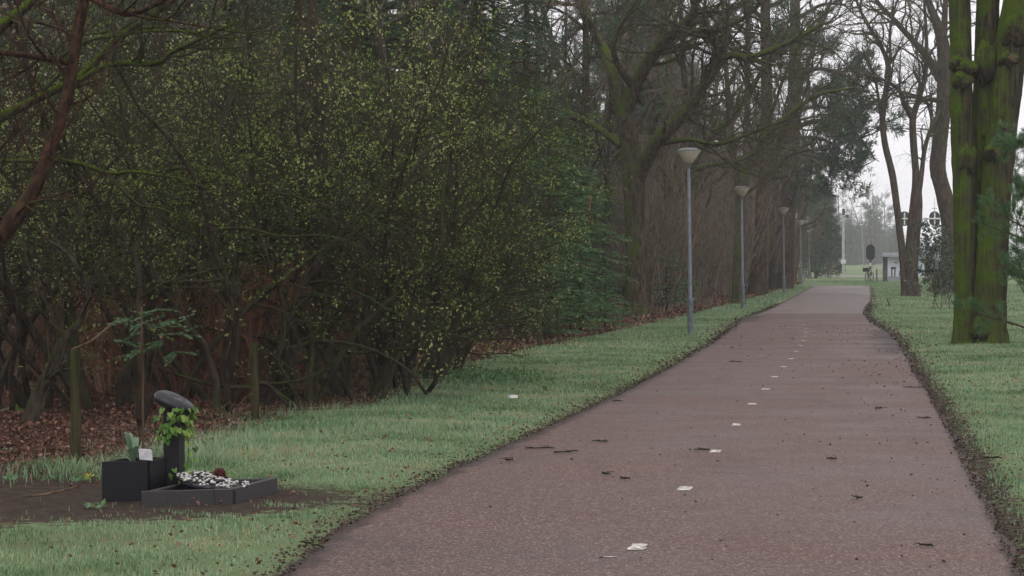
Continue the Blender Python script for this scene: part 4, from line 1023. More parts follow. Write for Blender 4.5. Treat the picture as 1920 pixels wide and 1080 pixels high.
stick_plant('dry_stem', 17.8, [(410,808,0,2.5),(410,780,0,2.5),(422,760,-.1,2),(433,753,-.1,1.5)], 'dead_wood', 'short arched dry stem in the grass right of the stone disc', 'stem')
stick_plant('dry_stem', 18.2, [(442,804,0,2.5),(443,775,0,2.5),(455,750,-.1,2),(475,738,-.2,1.5)], 'dead_wood', 'taller arched dry stem leaning towards the second wooden post', 'stem')
stick_plant('broken_branch', 19.5, [(135,655,.1,5),(170,640,0,5),(205,612,0,6),(222,600,-.1,5)], 'dead_wood', 'pale broken branch slanting up from the left wooden post top', 'branch')
stick_plant('broken_branch', 26, [(358,352,0,3),(372,332,0,9),(384,318,0,8),(392,305,0,4)], 'dead_wood', 'pale torn branch stub hanging among the budding leaves', 'branch')
stick_plant('torn_branch', 47, [(1112,430,0,3),(1104,405,0,4),(1105,385,0,6),(1106,365,0,8)], 'dead_wood', 'pale torn branch hanging beside the light green conifer', 'branch')
stick_plant('leaning_stick', 76, [(1671,592,0,3),(1668,575,0,3),(1664,561,0,2)], 'dark_bark', 'thin stick leaning in the lawn beside the path end', 'stick')
stick_plant('dead_branch', 14.9, [(40,932,0,4),(85,927,0,5),(125,918,.2,4),(150,910,.3,3)], 'dead_wood', 'pale dead branch lying on the bare soil left of the planter', 'branch')

# ------------------------------------------------------------------ memorial
A, B, Cc, D_ = (np.array(v) for v in ((-2.455, 14.86), (-1.875, 15.02), (-1.66, 15.82), (-2.24, 15.66)))
mem = thing('grave_border', (-2.1, 15.3, 0), 'low grey stone border of the roadside memorial bed', 'border')
o3 = np.array((-2.1, 15.3))
def bar(P, R_, w, h, name, split=0, material='granite_grey'):
    d = norm(R_ - P); nrm = np.array((-d[1], d[0])); L_ = np.linalg.norm(R_ - P)
    cuts = [0] + ([split] if split else []) + [L_]
    for a, b in zip(cuts[:-1], cuts[1:]):
        b2 = b - (.003 if split and b < L_ else 0); p, q = P + d * a, P + d * b2
        g = Geo(); prism(g, [p - o3, q - o3, q + nrm * w - o3, p + nrm * w - o3], -.03, h, bev=.003); g.obj(name, M[material], mem)
n1 = norm(B - A); n2 = norm(Cc - B)
bar(A, B - n1 * .0, .05, .088, 'front_kerb', .48); bar(B + n2 * .052, Cc, .05, .087, 'side_kerb'); bar(Cc - n1 * .055, D_ + n1 * .055, .05, .086, 'back_kerb'); bar(D_ - n2 * .05, A + n2 * .06, .05, .086, 'side_kerb')
g = Geo(); inn = [A + n1 * .02 + n2 * .03, B - n1 * .02 + n2 * .03, Cc - n1 * .02 - n2 * .03, D_ + n1 * .02 - n2 * .03]
prism(g, [p - o3 for p in inn], -.02, .045); g.obj('bed_soil', M['soil'], mem)
# heap of black and white pebbles on a dark slate
slate_c = np.array((-2.10, 15.37)); sl = thing('slate_tray', (slate_c[0], slate_c[1], .05), 'thin dark slate under the black and white pebbles', 'tray')
g = Geo(); an = np.linspace(0, 6.283, 22, endpoint=False)
base_v = np.column_stack([.215 * np.cos(an) * (1 + .08 * np.sin(3 * an)), .30 * np.sin(an), np.zeros(22)])
tilt = rotm('Y', math.radians(11)) @ rotm('X', math.radians(3))
low = base_v @ tilt.T + (0, 0, .052); hi = (base_v * (1, 1, 1) + (0, 0, .014)) @ tilt.T + (0, 0, .052); k = np.arange(22)
cv = np.array([[0, 0, .014]]) @ tilt.T + (0, 0, .052)
g.add(np.concatenate([low, hi, cv]), np.stack([k, (k + 1) % 22, 22 + (k + 1) % 22, 22 + k], 1), np.stack([22 + k, 22 + (k + 1) % 22, np.full(22, 44)], 1)); g.obj('slab', M['granite'], sl)
def pebble_mesh(seed, material):
    r = np.random.default_rng(seed); g = Geo(); n, m_ = 4, 7; v = [(0, 0, -.6)]
    for i in range(1, n):
        th = math.pi * i / n
        for j in range(m_): a = 2 * math.pi * j / m_; k = 1 + .13 * r.normal(); v.append((k * math.sin(th) * math.cos(a) * 1.25, k * math.sin(th) * math.sin(a), -.6 * math.cos(th)))
    v.append((0, 0, .6)); q = []; t = []
    for i in range(n - 2): q += [(1 + i*m_+j, 1 + i*m_+(j+1) % m_, 1 + (i+1)*m_+(j+1) % m_, 1 + (i+1)*m_+j) for j in range(m_)]
    t += [(0, 1 + (j+1) % m_, 1 + j) for j in range(m_)]; L_ = 1 + (n-2)*m_; t += [(L_+j, L_+(j+1) % m_, len(v)-1) for j in range(m_)]
    g.add(v, q, t); return g.mesh('pebble', material, True)
pm = [pebble_mesh(s, M['pebble_w']) for s in (1, 2)] + [pebble_mesh(3, M['pebble_d'])]
heap = thing('pebble_heap', (slate_c[0], slate_c[1], .1), 'black and white pebbles heaped inside the stone border', 'pebbles')
for k in range(296):
    a = rng.uniform(0, 6.283); rr = math.sqrt(rng.random()); x, y = .20 * rr * math.cos(a) * .97, .285 * rr * math.sin(a)
    if k > 255: x, y = rng.uniform(.10, .30), rng.uniform(-.16, .1)
    z = float((np.array([x, y, .020 + .022 * (1 - rr)]) @ tilt.T)[2]) + .052
    if k > 255: z = .02 + .03 * rng.random()
    o = bpy.data.objects.new('pebble', pm[2] if rng.random() < .36 else pm[rng.randrange(2)]); COL.objects.link(o); o.parent = heap
    s = rng.uniform(.0075, .014); o.location = (x, y, z); o.scale = (s, s, s); o.rotation_euler = (rng.uniform(-.5, .5), rng.uniform(-.5, .5), rng.uniform(0, 6))
heap.location = (slate_c[0], slate_c[1], .05)
# red flower head
fl = thing('red_flower', (slate_c[0] + .07, slate_c[1] + .16, .09), 'small dark red flower lying on the pebbles', 'flower')
g = Geo(); n = 120; u = NR.normal(size=(n, 3)); u = norm(u); leaves(g, u * .022, u + NR.normal(0, .4, (n, 3)), .03, .8, .6); g.obj('petals', M['flower'], fl); fl.location.z = .14
g = Geo(); n = 16; u = norm(NR.normal(size=(n, 3)) * (1, 1, .4)); leaves(g, u * .02 + (-.0, .05, .0), u, .06, .35); tubes(g, [([(0, 0, 0), (.03, .05, .01), (.09, .08, .05)], [.003, .003, .002])], 4); g.obj('stalk', M['ivy'], fl)
# planter box
pl = thing('planter_box', (-2.63, 15.35, 0), 'black granite planter box at the left end of the memorial', 'planter')
P = [np.array(v) for v in ((-2.775, 15.14), (-2.475, 15.20), (-2.36, 15.52), (-2.66, 15.46))]; oc = np.array((-2.63, 15.35)); hz = .262; w = .028
for k, nm in enumerate(('front_panel', 'side_panel', 'back_panel', 'side_panel')):
    p, q = P[k], P[(k + 1) % 4]; d = norm(q - p); nn = np.array((-d[1], d[0])); e = .030 if k % 2 else 0
    g = Geo(); prism(g, [p + d * e - oc, q - d * e - oc, q - d * e + nn * w - oc, p + d * e + nn * w - oc], -.04, hz - (.001 if k % 2 else 0), bev=.003); g.obj(nm, M['granite'], pl)
g = Geo(); prism(g, [p + (oc - p) * .1 - oc for p in P], .15, hz - .03); g.obj('soil', M['soil'], pl)
tp = thing('tulip_plant', (-2.60, 15.36, hz - .03), 'grey green leafy plant growing in the black planter', 'plant')
def strap(g, az, L_, w_, rise, droop, c=(0, 0, 0), tint=.6):
    n = 7; v = []; q = []
    for i in range(n):
        t = i / (n - 1); r_ = L_ * t; z = rise * math.sin(min(1, t * 1.15) * 1.57) - droop * t * t; w2 = w_ * math.sin(min(t * .92 + .08, 1) * 3.14159) ** .7 * .5 + .001
        x, y = c[0] + math.cos(az) * r_, c[1] + math.sin(az) * r_
        for s, dz in ((-1, .25), (0, 0), (1, .25)): v.append((x - math.sin(az) * w2 * s, y + math.cos(az) * w2 * s, c[2] + z + w2 * dz))
    for i in range(n - 1): q += [(i*3, i*3+1, i*3+4, i*3+3), (i*3+1, i*3+2, i*3+5, i*3+4)]
    g.add(v, q, tint=tint)
for az, L_, w_, rise, dr in ((3.0, .19, .055, .10, .12), (2.2, .10, .06, .20, .0), (1.4, .08, .05, .17, .0), (.4, .10, .05, .15, .02), (4.4, .09, .05, .13, .03), (2.75, .08, .06, .21, .0), (5.5, .06, .04, .12, .0)):
    g = Geo(); strap(g, az, L_, w_, rise, dr, (0, 0, 0), rng.random()); g.obj('leaf', M['tulip'], tp, True)
g = Geo(); s = thing('grave_stone_card', (-2.492, 15.235, hz), 'small pale grey stone plaque leaning on the planter rim', 'plaque')
prism(g, [(-.045, -.012), (.045, -.012), (.045, .012), (-.045, .012)], 0, .075, bev=.006); v = g.v[0]; v[:, 0] += np.where(v[:, 2] > .05, -.012, 0); g.obj('plaque', M['card'], s)
s.rotation_euler = (-.25, .1, .12); s.location.z = hz + .002
a = Q(267, 866, 15.36); stk = stick_plant('garden_stake', 15.36, [(267, 868, 0, 5), (267.5, 760, 0, 4.6), (266, 660, 0, 4), (265, 575, 0, 3.4)], 'stake', 'thin wooden stake standing upright in the planter', 'stake')
# pillar with tilted stone disc
pd = thing('stone_pillar', (-2.345, 15.50, 0), 'black square stone pillar carrying the tilted disc', 'pillar')
Pp = [np.array(v) for v in ((-.062, -.045), (.042, -.03), (.070, .055), (-.034, .04))]
g = Geo(); prism(g, Pp, -.03, .60, bev=.003); g.obj('shaft', M['granite'], pd)
dc = thing('stone_disc', (-2.345, 15.50, .645), 'black tilted pebble-shaped memorial stone with worn inscription on top', 'memorial stone')
rot = rotm('Z', -.15) @ rotm('Y', math.radians(23)) @ rotm('X', math.radians(9))
g = Geo(); prof = [(.0005, -.052)] + [(math.cos(t) ** .62, .052 * math.sin(t)) for t in np.linspace(-1.45, 1.45, 15)] + [(.0005, .052)]
n = 30; an = np.arange(n) / n * 6.283; v = []
for r_, z in prof:
    for a in an: v.append(((.155 * math.cos(a) + .012 * math.cos(2 * a)) * r_, 0.105 * math.sin(a) * r_, z * .9 * (1 - .1 * math.cos(a))))
i, j = np.meshgrid(np.arange(len(prof) - 1), np.arange(n), indexing='ij'); a = (i * n + j).ravel(); b = (i * n + (j + 1) % n).ravel()
g.add(np.array(v) @ rot.T, np.stack([a, b, b + n, a + n], 1)); body = g.obj('disc', M['granite_polished'], dc, True)
g = Geo()                     # worn, unreadable inscription: rows of short raised strokes
for row in range(4):
    y = .045 - row * .03
    for k in range(9):
        x = -.075 + k * .018 + rng.uniform(-.003, .003)
        if rng.random() < .2: continue
        zz = .0475 - .35 * (x * x * .9 + y * y)
        box(g, (x, y, zz - .0006), (.003 if k % 2 else .008, .013 * rng.uniform(.6, 1.1), .0022), rng.uniform(-.3, .3))
g.v = [v @ rot.T for v in g.v]; tag(g.obj('inscription', M['engrave'], dc), kind='stuff')
# ivy garland round the pillar
iv = thing('ivy_garland', (-2.345, 15.50, .54), 'bright green ivy leaves wrapped round the top of the stone pillar', 'ivy')
def heart(g, p, nrm, up, s, tint):
    nrm = norm(np.array(nrm, float)); up = np.array(up, float); up = norm(up - nrm * (up @ nrm)); sd_ = np.cross(up, nrm)
    pr = [(0, .12), (.42, .38), (.52, .05), (.28, -.38), (0, -.75), (-.28, -.38), (-.52, .05), (-.42, .38)]
    v = [p + s * (sd_ * a + up * b - nrm * .35 * abs(a)) for a, b in pr] + [p + s * nrm * .04]
    g.add(v, None, [(i, (i + 1) % 8, 8) for i in range(8)], tint)
lc = 0
def ivy_leaf(p, nrm, s):
    g = Geo(); heart(g, np.array(p), nrm, (rng.uniform(-.5, .5), 0, 1), s, rng.random()); g.obj('leaf', M['ivy'], iv)
for k in range(110):
    a = rng.uniform(0, 6.283); r_ = rng.uniform(.075, .15); z = rng.uniform(-.115, .065) * (1 if rng.random() < .85 else 1.5)
    ivy_leaf((.0 + math.cos(a) * r_ + .015, math.sin(a) * r_, z), (math.cos(a) + rng.gauss(0, .4), math.sin(a) + rng.gauss(0, .4) - .3, .5 + rng.gauss(0, .3)), rng.uniform(.035, .055))
trail = [(.10, -.04, -.1), (.115, -.05, -.18), (.12, -.05, -.25), (.10, -.06, -.33), (.115, -.06, -.38), (-.05, -.07, -.14), (-.03, -.07, -.17), (.0, -.07, -.40), (.02, -.06, -.36), (.13, 0, -.12), (.15, .0, -.22), (-.10, 0, -.1), (-.11, .0, -.14), (.16, .02, -.30), (.06, -.09, -.43)]
for t in trail: ivy_leaf(t, (rng.gauss(.2, .4), -1, .3), rng.uniform(.035, .05))
g = Geo(); tubes(g, [(smooth_path([(.08, -.04, .0), (.11, -.05, -.15), (.11, -.055, -.3), (.07, -.08, -.43)], 10), np.full(10, .003)), (smooth_path([(-.08, 0, .02), (-.13, 0, .0), (-.17, 0, -.06), (-.19, .0, -.12)], 10), np.full(10, .0025))], 4); g.obj('vine', M['rowan'], iv)
# rowan sapling behind the planter
rw = thing('rowan_sapling', tuple(Q(258, 850, 17.5) * (1, 1, 0)), 'young sapling with feathery green leaves behind the planter', 'sapling'); c = np.array(rw.location)
st = Geo(); lf = Geo(); pos = []; ax = []; sz = []
for tip in ((240, 598), (268, 605), (300, 580), (322, 600), (335, 625), (300, 640), (225, 640), (255, 660), (330, 660), (282, 590), (310, 612)):
    a = smooth_path([Q(262 + (tip[0] - 262) * .1, 800, 17.5), Q(262 + (tip[0] - 262) * .5, 720, 17.4), Q(*tip, 17.3 + rng.uniform(-.3, .3))], 10); tubes(st, [(a - c, np.linspace(.005, .002, 10))], 4)
    e = a[-1] - c
    for _ in range(4):
        dd = np.array((rng.gauss(0, 1), rng.gauss(0, .8), rng.uniform(-.5, .3))); dd = dd / np.linalg.norm(dd); sd_ = np.cross(dd, (0, 0, 1))
        for k in range(5):
            for s_ in (-1, 1): pos.append(e + dd * .028 * k); ax.append(dd * .6 + sd_ * s_); sz.append(.045)
        pos.append(e + dd * .14); ax.append(dd); sz.append(.05)
leaves(lf, pos, ax, np.array(sz), .42, .2); tubes(st, [(smooth_path([np.array((0., 0, -.03)), Q(261, 800, 17.5) - c, Q(262, 720, 17.5) - c], 8), np.linspace(.01, .006, 8))], 6)
st.obj('stems', M['shrub_twig'], rw); lf.obj('leaves', M['rowan'], rw)

# ground plants on the verge
g = Geo(); n = 520; x0, y0 = G(900, 712)[:2]; x = x0 + NR.normal(0, .42, n); y = y0 + NR.normal(0, .7, n)
up = norm(np.column_stack([NR.normal(0, .6, n), NR.normal(0, .6, n), np.full(n, .6)])); leaves(g, np.column_stack([x, y, gz(x, y) + .04]), up, NR.uniform(.07, .13, n), .55, .4)
tag(g.obj('wild_garlic', M['broad']), 'patch of broad fresh green leaves in the verge grass', 'plants', kind='stuff')
g = Geo()
for px, py, k in ((150, 905, 5), (165, 898, 6), (140, 880, 5), (20, 905, 5), (60, 880, 4), (215, 890, 5), (175, 952, 6), (90, 905, 4), (10, 850, 4)):
    p = G(px, py); n = k * 4; up = norm(np.column_stack([NR.normal(0, .8, n), NR.normal(0, .8, n), np.full(n, .6)])); q = p + NR.normal(0, .05, (n, 3)) * (1, 1, 0); q[:, 2] = gz(q[:, 0], q[:, 1]) + .02; leaves(g, q, up, NR.uniform(.03, .06, n), .5, .4)
tag(g.obj('small_weeds', M['broad']), 'small green weeds on the bare soil around the memorial', 'weeds', kind='stuff')
g = Geo(); p = G(350 / 2 , 918); 
p = G(168, 905); u = norm(NR.normal(size=(14, 3)) + (0, 0, .8)); leaves(g, np.zeros((14, 3)) + u * .01, u, .035, .6)
o = g.obj('yellow_primrose', leafmat('pale_yellow_petals', [(0, (.35, .36, .06)), (1, (.5, .48, .12))], trans=.2)); o.location = (p[0], p[1], .04); tag(o, 'small pale yellow flower in the weeds left of the planter', 'flower')
p = G(962, 757); g = Geo(); box(g, (0, 0, 0), (.09, .06, .01), .4); v = g.v[0]; v[4:, 2] += .02; o = g.obj('paper_scrap', M['paper']); o.location = (p[0], p[1], .07); tag(o, 'small white scrap of paper lying in the verge grass', 'litter')

# fallen twigs on the asphalt
tw_at = [(1012, 843, 55, .05, 'dark twig lying near the left path edge, longest on the asphalt'), (1062, 850, 45, .15, 'thin twig on the path just right of the longest twig'), (1125, 830, 30, -.05, 'thin short twig left of the third centre dash'),
         (955, 866, 14, .1, 'tiny dark bark bit nearest the left path edge'), (1136, 892, 12, 0, 'tiny twig bit on the path left of the second dash'), (1172, 901, 18, .02, 'short dark twig left of the second centre dash'),
         (1560, 863, 20, .1, 'short dark twig on the right half of the path'), (1738, 1027, 24, -.1, 'dark twig in the bottom right corner of the path'), (1316, 846, 30, .02, 'thin dark twig touching the third centre dash'),
         (1648, 768, 14, .1, 'small dark twig on the path at middle right'), (586, 1026, 48, -.5, 'dark stick lying across the left path edge at the bottom'), (1715, 728, 42, 0, 'thin straight twig reaching in from the right path edge'),
         (1380, 680, 24, 0, 'brown leafy twig on the path further up left'), (1158, 754, 18, .1, 'short twig on the left path edge dirt'), (1735, 786, 22, 0, 'dark twig on the right path edge dirt'), (1612, 937, 12, .2, 'tiny twig right of the path middle'), (1860, 862, 40, .05, 'stick lying in the soil right of the path')]
for px, py, L_, sl, lab in tw_at:
    p = G(px, py); d = p[1]; L_m = L_ / F * d; n = 6; t = np.linspace(-.5, .5, n)
    pts = np.column_stack([t * L_m, t * sl * L_m * 4 + NR.normal(0, .01, n), .012 + np.abs(NR.normal(0, .004, n))])
    g = Geo(); tubes(g, [(pts, np.full(n, .007) * (1 - .3 * np.abs(t)))], 6, True)
    for _ in range(2):
        k = rng.randrange(1, n - 1); tubes(g, [(np.array([pts[k], pts[k] + (rng.uniform(-.05, .05), rng.uniform(-.06, .06), .01), pts[k] + (rng.uniform(-.08, .08), rng.uniform(-.1, .1), .005)]), np.array([.004, .003, .002]))], 4)
    o = g.obj('fallen_twig', M['dark_bark']); o.location = p; tag(o, lab, 'twig', 'twigs fallen on the path')

# ------------------------------------------------------------------ street lamps
def mk_lamp():
    root = thing('street_lamp', (0, 0, 0), '-', 'street lamp', 'street lamps along the left verge')
    g = Geo(); lathe(g, [(.066, -.05), (.066, .70), (.070, .705), (.070, .74), (.045, .77)], sides=18); g.obj('base_sleeve', M['sleeve'], root, True)
    g = Geo(); lathe(g, [(.058, .742), (.078, .744), (.078, .775), (.05, .78)], sides=18); box(g, (.09, 0, .76), (.05, .03, .035)); box(g, (-.09, 0, .76), (.05, .03, .035)); g.obj('clamp_ring', M['sleeve'], root)
    g = Geo(); lathe(g, [(.041, .76), (.038, 2.4), (.033, 3.62)], sides=16); g.obj('pole', M['pole'], root, True)
    g = Geo(); lathe(g, [(.034, 3.58), (.055, 3.60), (.060, 3.66), (.085, 3.69), (.085, 3.71)], sides=18); g.obj('collar', M['cap'], root, True)
    g = Geo(); lathe(g, [(.08, 3.70), (.10, 3.715), (.165, 3.80), (.235, 3.90), (.262, 3.935), (.268, 3.95)], sides=28); g.obj('lamp_bowl', M['bowl'], root, True)
    g = Geo(); lathe(g, [(.272, 3.945), (.276, 3.955), (.272, 3.968), (.20, 3.985), (.19, 4.0), (.13, 4.018), (.001, 4.025)], sides=28); g.obj('lamp_cap', M['cap'], root, True)
    return snap(root)
lamp = mk_lamp()
lamps = [(1295, 48.4, 'tall grey street lamp nearest the camera, in front of the big mossy oak'), (1393, 74, 'second street lamp along the verge, beside the bending oak'), (1470.5, 105, 'third street lamp, in front of the reddish pine trunk'),
         (1502, 140, 'fourth street lamp, small in the mist'), (1518, 178, 'fifth and farthest street lamp beside the dark conifer')]
for k, (px, d, lab) in enumerate(lamps):
    x = (px - 960) / F * d; o = lamp if k == 0 else dup(lamp, (0, 0, 0))
    o.location = (x, d, 0); o['label'] = lab; o.rotation_euler = (math.radians(-.15), math.radians(-.75), .3)

# ------------------------------------------------------------------ shrubs on the right
r = random.Random(81)
d = 72.0
hs = thing('holly_shrub', tuple(Q(1764, 592, d) * (1, 1, 0)), 'thin shrub with sparse dark leaves in front of the leaning trunk', 'shrub'); c = np.array(hs.location)
st = Geo(); out = {}; tips = []
HS = dict(n=[8, 6, 4, 3], wig=[.08, .15, .2, .2], trop=[.06, .04, .03, 0], kids=[9, 4, 3], t0=[.12, .2, .2], ang=[.8, .7, .7], len=[3.0, 1.0, .45, .22], rmax=[1, .012, .006, .004], tiplvl=2, taper=.25)
for k in range(4): grow(r, out, tips, (r.uniform(-.35, .35), r.uniform(-.3, .3), -.03), vnorm(r.uniform(-.22, .22), r.uniform(-.2, .2), 1), r.uniform(1.5, 2.7), .018, 0, HS)
tubes(st, out.pop(0), 5); build_levels(st, out, [3]); pos, ax, sz = [], [], []
for pts, dirs in tips:
    for i in range(1, len(pts)):
        for _ in range(2):
            dd = turn(dirs[i], r.uniform(.4, 1.2), r.uniform(0, 6.283), r); pos.append(pts[i]); ax.append(dd); sz.append(r.uniform(.07, .13))
lf = Geo(); leaves(lf, pos, ax, np.array(sz), .55, .3); st.obj('stems', M['twig'], hs); lf.obj('leaves', M['holly'], hs); snap(hs)
dup(hs, tuple(Q(1772, 585, 80) * (1, 1, 0)), 2.0, .55, 'low dark-leaved bush at the foot of the leaning trunk')
def young_pine(d, px, H, R, label, seed, z0=.1):
    r = random.Random(seed); out = {}; tips = []
    S = dict(n=[10, 7, 5, 4], wig=[.05, .1, .14, .15], trop=[.05, .02, .05, .08], kids=[22, 6, 3], t0=[z0, .25, .2], ang=[1.25, .8, .7], len=[H, R, R * .42, R * .2], rmax=[1, .02, .01, .006], tiplvl=1, taper=.25, shape=.55)
    base = Q(px, 600, d) * (1, 1, 0)
    root = thing('young_pine', tuple(base), label, 'tree'); grow(r, out, tips, (0, 0, -.03), (0, 0, 1), H, .05, 0, S)
    t = Geo(); tubes(t, out.pop(0), 8, rough=.03); b = Geo(); build_levels(b, out, [4, 4, 3, 3]); pos, ax, sz, tn = [], [], [], []
    for pts, dirs in tips: needle_clumps(r, pos, ax, sz, tn, pts, dirs, 60, .10, .9)
    lf = Geo(); leaves(lf, pos, ax, np.array(sz), .07, .1, np.array(tn)); t.obj('trunk', M['pine_low'], root, True); b.obj('boughs', M['pine_low'], root); lf.obj('needles', M['hemlock'], root)
    return root
young_pine(35.0, 1965, 3.6, 1.25, 'young soft-needled pine at the right edge in front of the mossy tree', 83)
young_pine(58.0, 1935, 4.5, 1.5, 'second young pine at the right edge, behind the mossy tree', 84)

# ------------------------------------------------------------------ far things in the mist
def far_thing(px, py, d): return tuple(Q(px, py, d) * (1, 1, 0))
# bus shelter
d = 158.0; x = (1655 - 960) / F * d
bs = thing('bus_shelter', (x, d, 0), 'grey bus shelter with pale poster panel at the end of the path', 'bus shelter')
g = Geo(); box(g, (.17, 0, .85), (.32, .12, 1.72)); g.obj('end_post', M['dgrey'], bs)
g = Geo(); box(g, (1.55, 0, 1.77), (3.2, 1.2, .10)); g.obj('roof', M['grey'], bs)
g = Geo(); box(g, (1.55, .1, 1.93), (3.1, 1.0, .20), taper=.9); g.obj('roof_cap', M['grey'], bs)
g = Geo(); box(g, (1.05, .0, .86), (1.40, .06, 1.66)); pn = g.obj('poster_panel', M['panel'], bs)
for cx, cz, sx, szz in ((.62, .58, .09, .56), (.84, .58, .09, .56), (.73, .94, .36, .16), (.92, 1.32, .30, .07), (1.28, .55, .30, .35), (1.30, .78, .2, .12), (1.15, 1.45, .14, .06)):
    g = Geo(); box(g, (cx, -.036, cz), (sx, .008, szz), taper=1); v = g.v[0]; v[:, 0] += np.where(v[:, 2] > cz, .03, 0); g.obj('poster_print', M['poster_dark'], pn)
g = Geo(); box(g, (1.05, -.04, .20), (1.36, .006, .30)); g.obj('poster_band', M['grey'], pn)
for xx in (1.80, 3.0):
    g = Geo(); box(g, (xx, 0, .86), (.08, .08, 1.70)); g.obj('post', M['dgrey'], bs)
g = Geo(); box(g, (2.4, .02, .95), (1.1, .03, 1.3)); g.obj('glass_panel', M['panel'], bs)
# traffic light seen from behind, on a black and white pole
def capsule(w, h, n=10):
    r_ = w / 2; k = h / 2 - r_; return [(r_ * math.cos(a), k + r_ * math.sin(a)) for a in np.linspace(0, math.pi, n)] + [(r_ * math.cos(a), -k + r_ * math.sin(a)) for a in np.linspace(math.pi, 2 * math.pi, n)]
def plate(g, prof, c, t):
    p = np.array(prof); n = len(p); v = np.concatenate([np.column_stack([p[:, 0], np.full(n, -t / 2), p[:, 1]]), np.column_stack([p[:, 0], np.full(n, t / 2), p[:, 1]]), [[0, -t / 2, 0], [0, t / 2, 0]]]) + np.array(c)
    i = np.arange(n); j = (i + 1) % n
    g.add(v, np.stack([i, j, n + j, n + i], 1), np.concatenate([np.stack([j, i, np.full(n, 2 * n)], 1), np.stack([n + i, n + j, np.full(n, 2 * n + 1)], 1)]))
def signal_head(root, c, w=.66, h=1.08, bracket=True):
    g = Geo(); plate(g, capsule(w, h), c, .05); bb = g.obj('backboard', M['black'], root)
    for k in (-1, 0, 1):
        g = Geo(); lathe(g, [(.001, -.16), (.12, -.15), (.13, 0), (.001, .01)], np.array(c) + (0, .18, k * .27), 12, rot=rotm('X', math.pi / 2)); g.obj('lens_hood', M['black'], bb)
    if bracket:
        g = Geo(); box(g, np.array(c) + (0, -.04, 0), (.10, .05, h * .82)); g.obj('bracket', M['white'], bb)
d = 156.0; tl = thing('traffic_light', far_thing(1632, 520, d), 'traffic light seen from behind on a black and white striped pole', 'traffic light')
signal_head(tl, (0, 0, 2.05), .62, 1.1, False)
for k in range(7):
    g = Geo(); lathe(g, [(.055, k * .22), (.055, k * .22 + .218)], sides=10); g.obj('pole_band', M['white' if k % 2 else 'black'], tl, True)
g = Geo(); lathe(g, [(.05, 1.54), (.05, 1.9)], sides=10); g.obj('pole', M['black'], tl)
# overhead arm with two signals
d = 170.0; xp = (1838 - 960) / F * d; zz = Q(0, 410, d)[2]; x1 = (1686 - 960) / F * d
ga = thing('signal_gantry', (xp, d, 0), 'overhead traffic signal arm with two black signal boards', 'traffic light')
g = Geo(); lathe(g, [(.12, -.05), (.10, 3), (.08, zz + .5)], sides=12); g.obj('mast', M['white'], ga, True)
g = Geo(); tubes(g, [([(0, 0, zz), ((x1 - xp) / 2, 0, zz), (x1 - xp, 0, zz)], [.07, .06, .045])], 8, True); g.obj('arm', M['white'], ga)
for px in (1696, 1752.5): signal_head(ga, ((px - 960) / F * d - xp, .1, zz), .82, 1.12)
g = Geo(); box(g, ((1752.5 - 960) / F * d - xp, .1, zz + .78), (.34, .1, .05)); tubes(g, [([((1752.5 - 960) / F * d - xp, .1, zz + .5), ((1752.5 - 960) / F * d - xp, .1, zz + 1.6)], [.02, .012])], 6); g.obj('antenna', M['grey'], ga)
# white mast with cameras
d = 190.0; wm = thing('camera_mast', far_thing(1581, 520, d), 'tall white mast with camera boxes in front of misty trees', 'mast'); H = Q(0, 335, d)[2]
g = Geo(); lathe(g, [(.12, -.05), (.11, 1.2), (.11, 3.3), (.10, 5.2), (.035, 5.4), (.025, H)], sides=12); g.obj('mast', M['mast'], wm, True)
g = Geo(); box(g, (.0, -.1, 5.55), (.22, .3, .5)); box(g, (.28, -.1, 5.2), (.22, .3, .3)); g.obj('camera_box', M['dgrey'], wm)
g = Geo(); box(g, (-.3, -.1, 4.55), (.3, .2, .3)); g.obj('control_box', M['grey'], wm)
g = Geo(); box(g, (0, -.15, 1.35), (.42, .1, .36)); g.obj('white_plate', M['white'], wm)
# distant lamp post with two arms
d = 300.0; dl = thing('distant_lamp_post', far_thing(1614, 510, d), 'faint double-armed lamp post leaning in the far mist', 'street lamp')
z1 = Q(0, 387, d)[2]; g = Geo(); tubes(g, [([(.45, 0, 0), (.2, 0, z1 * .5), (0, 0, z1)], [.07, .06, .045])], 8, True); g.obj('pole', M['grey'], dl)
g = Geo(); tubes(g, [([(-.4, 0, z1 - .02), (.4, 0, z1 + .06), (1.6, 0, z1 + .12)], [.05, .05, .04])], 6); box(g, (1.5, 0, z1 + .1), (.8, .3, .14)); box(g, (-.4, 0, z1), (.6, .3, .14)); g.obj('lamp_arm', M['grey'], dl)
# blue sign
d = 180.0; bsn = thing('road_sign', far_thing(1743, 520, d), 'small blue direction sign on a thin post behind the sparse shrub', 'sign')
z1 = Q(0, 467, d)[2]; g = Geo(); lathe(g, [(.04, 0), (.04, z1 + .2)], sides=8); g.obj('post', M['grey'], bsn); g = Geo(); box(g, (.02, -.07, z1), (.85, .04, .42)); g.obj('sign_plate', M['blue'], bsn)
# bollard by the shelter
d = 157.0; b_ = thing('bollard', far_thing(1644, 527, d), 'short dark bollard between traffic light and bus shelter', 'bollard'); g = Geo(); lathe(g, [(.05, 0), (.05, .82), (.035, .88), (.001, .9)], sides=10); g.obj('bollard_post', M['dgrey'], b_, True)
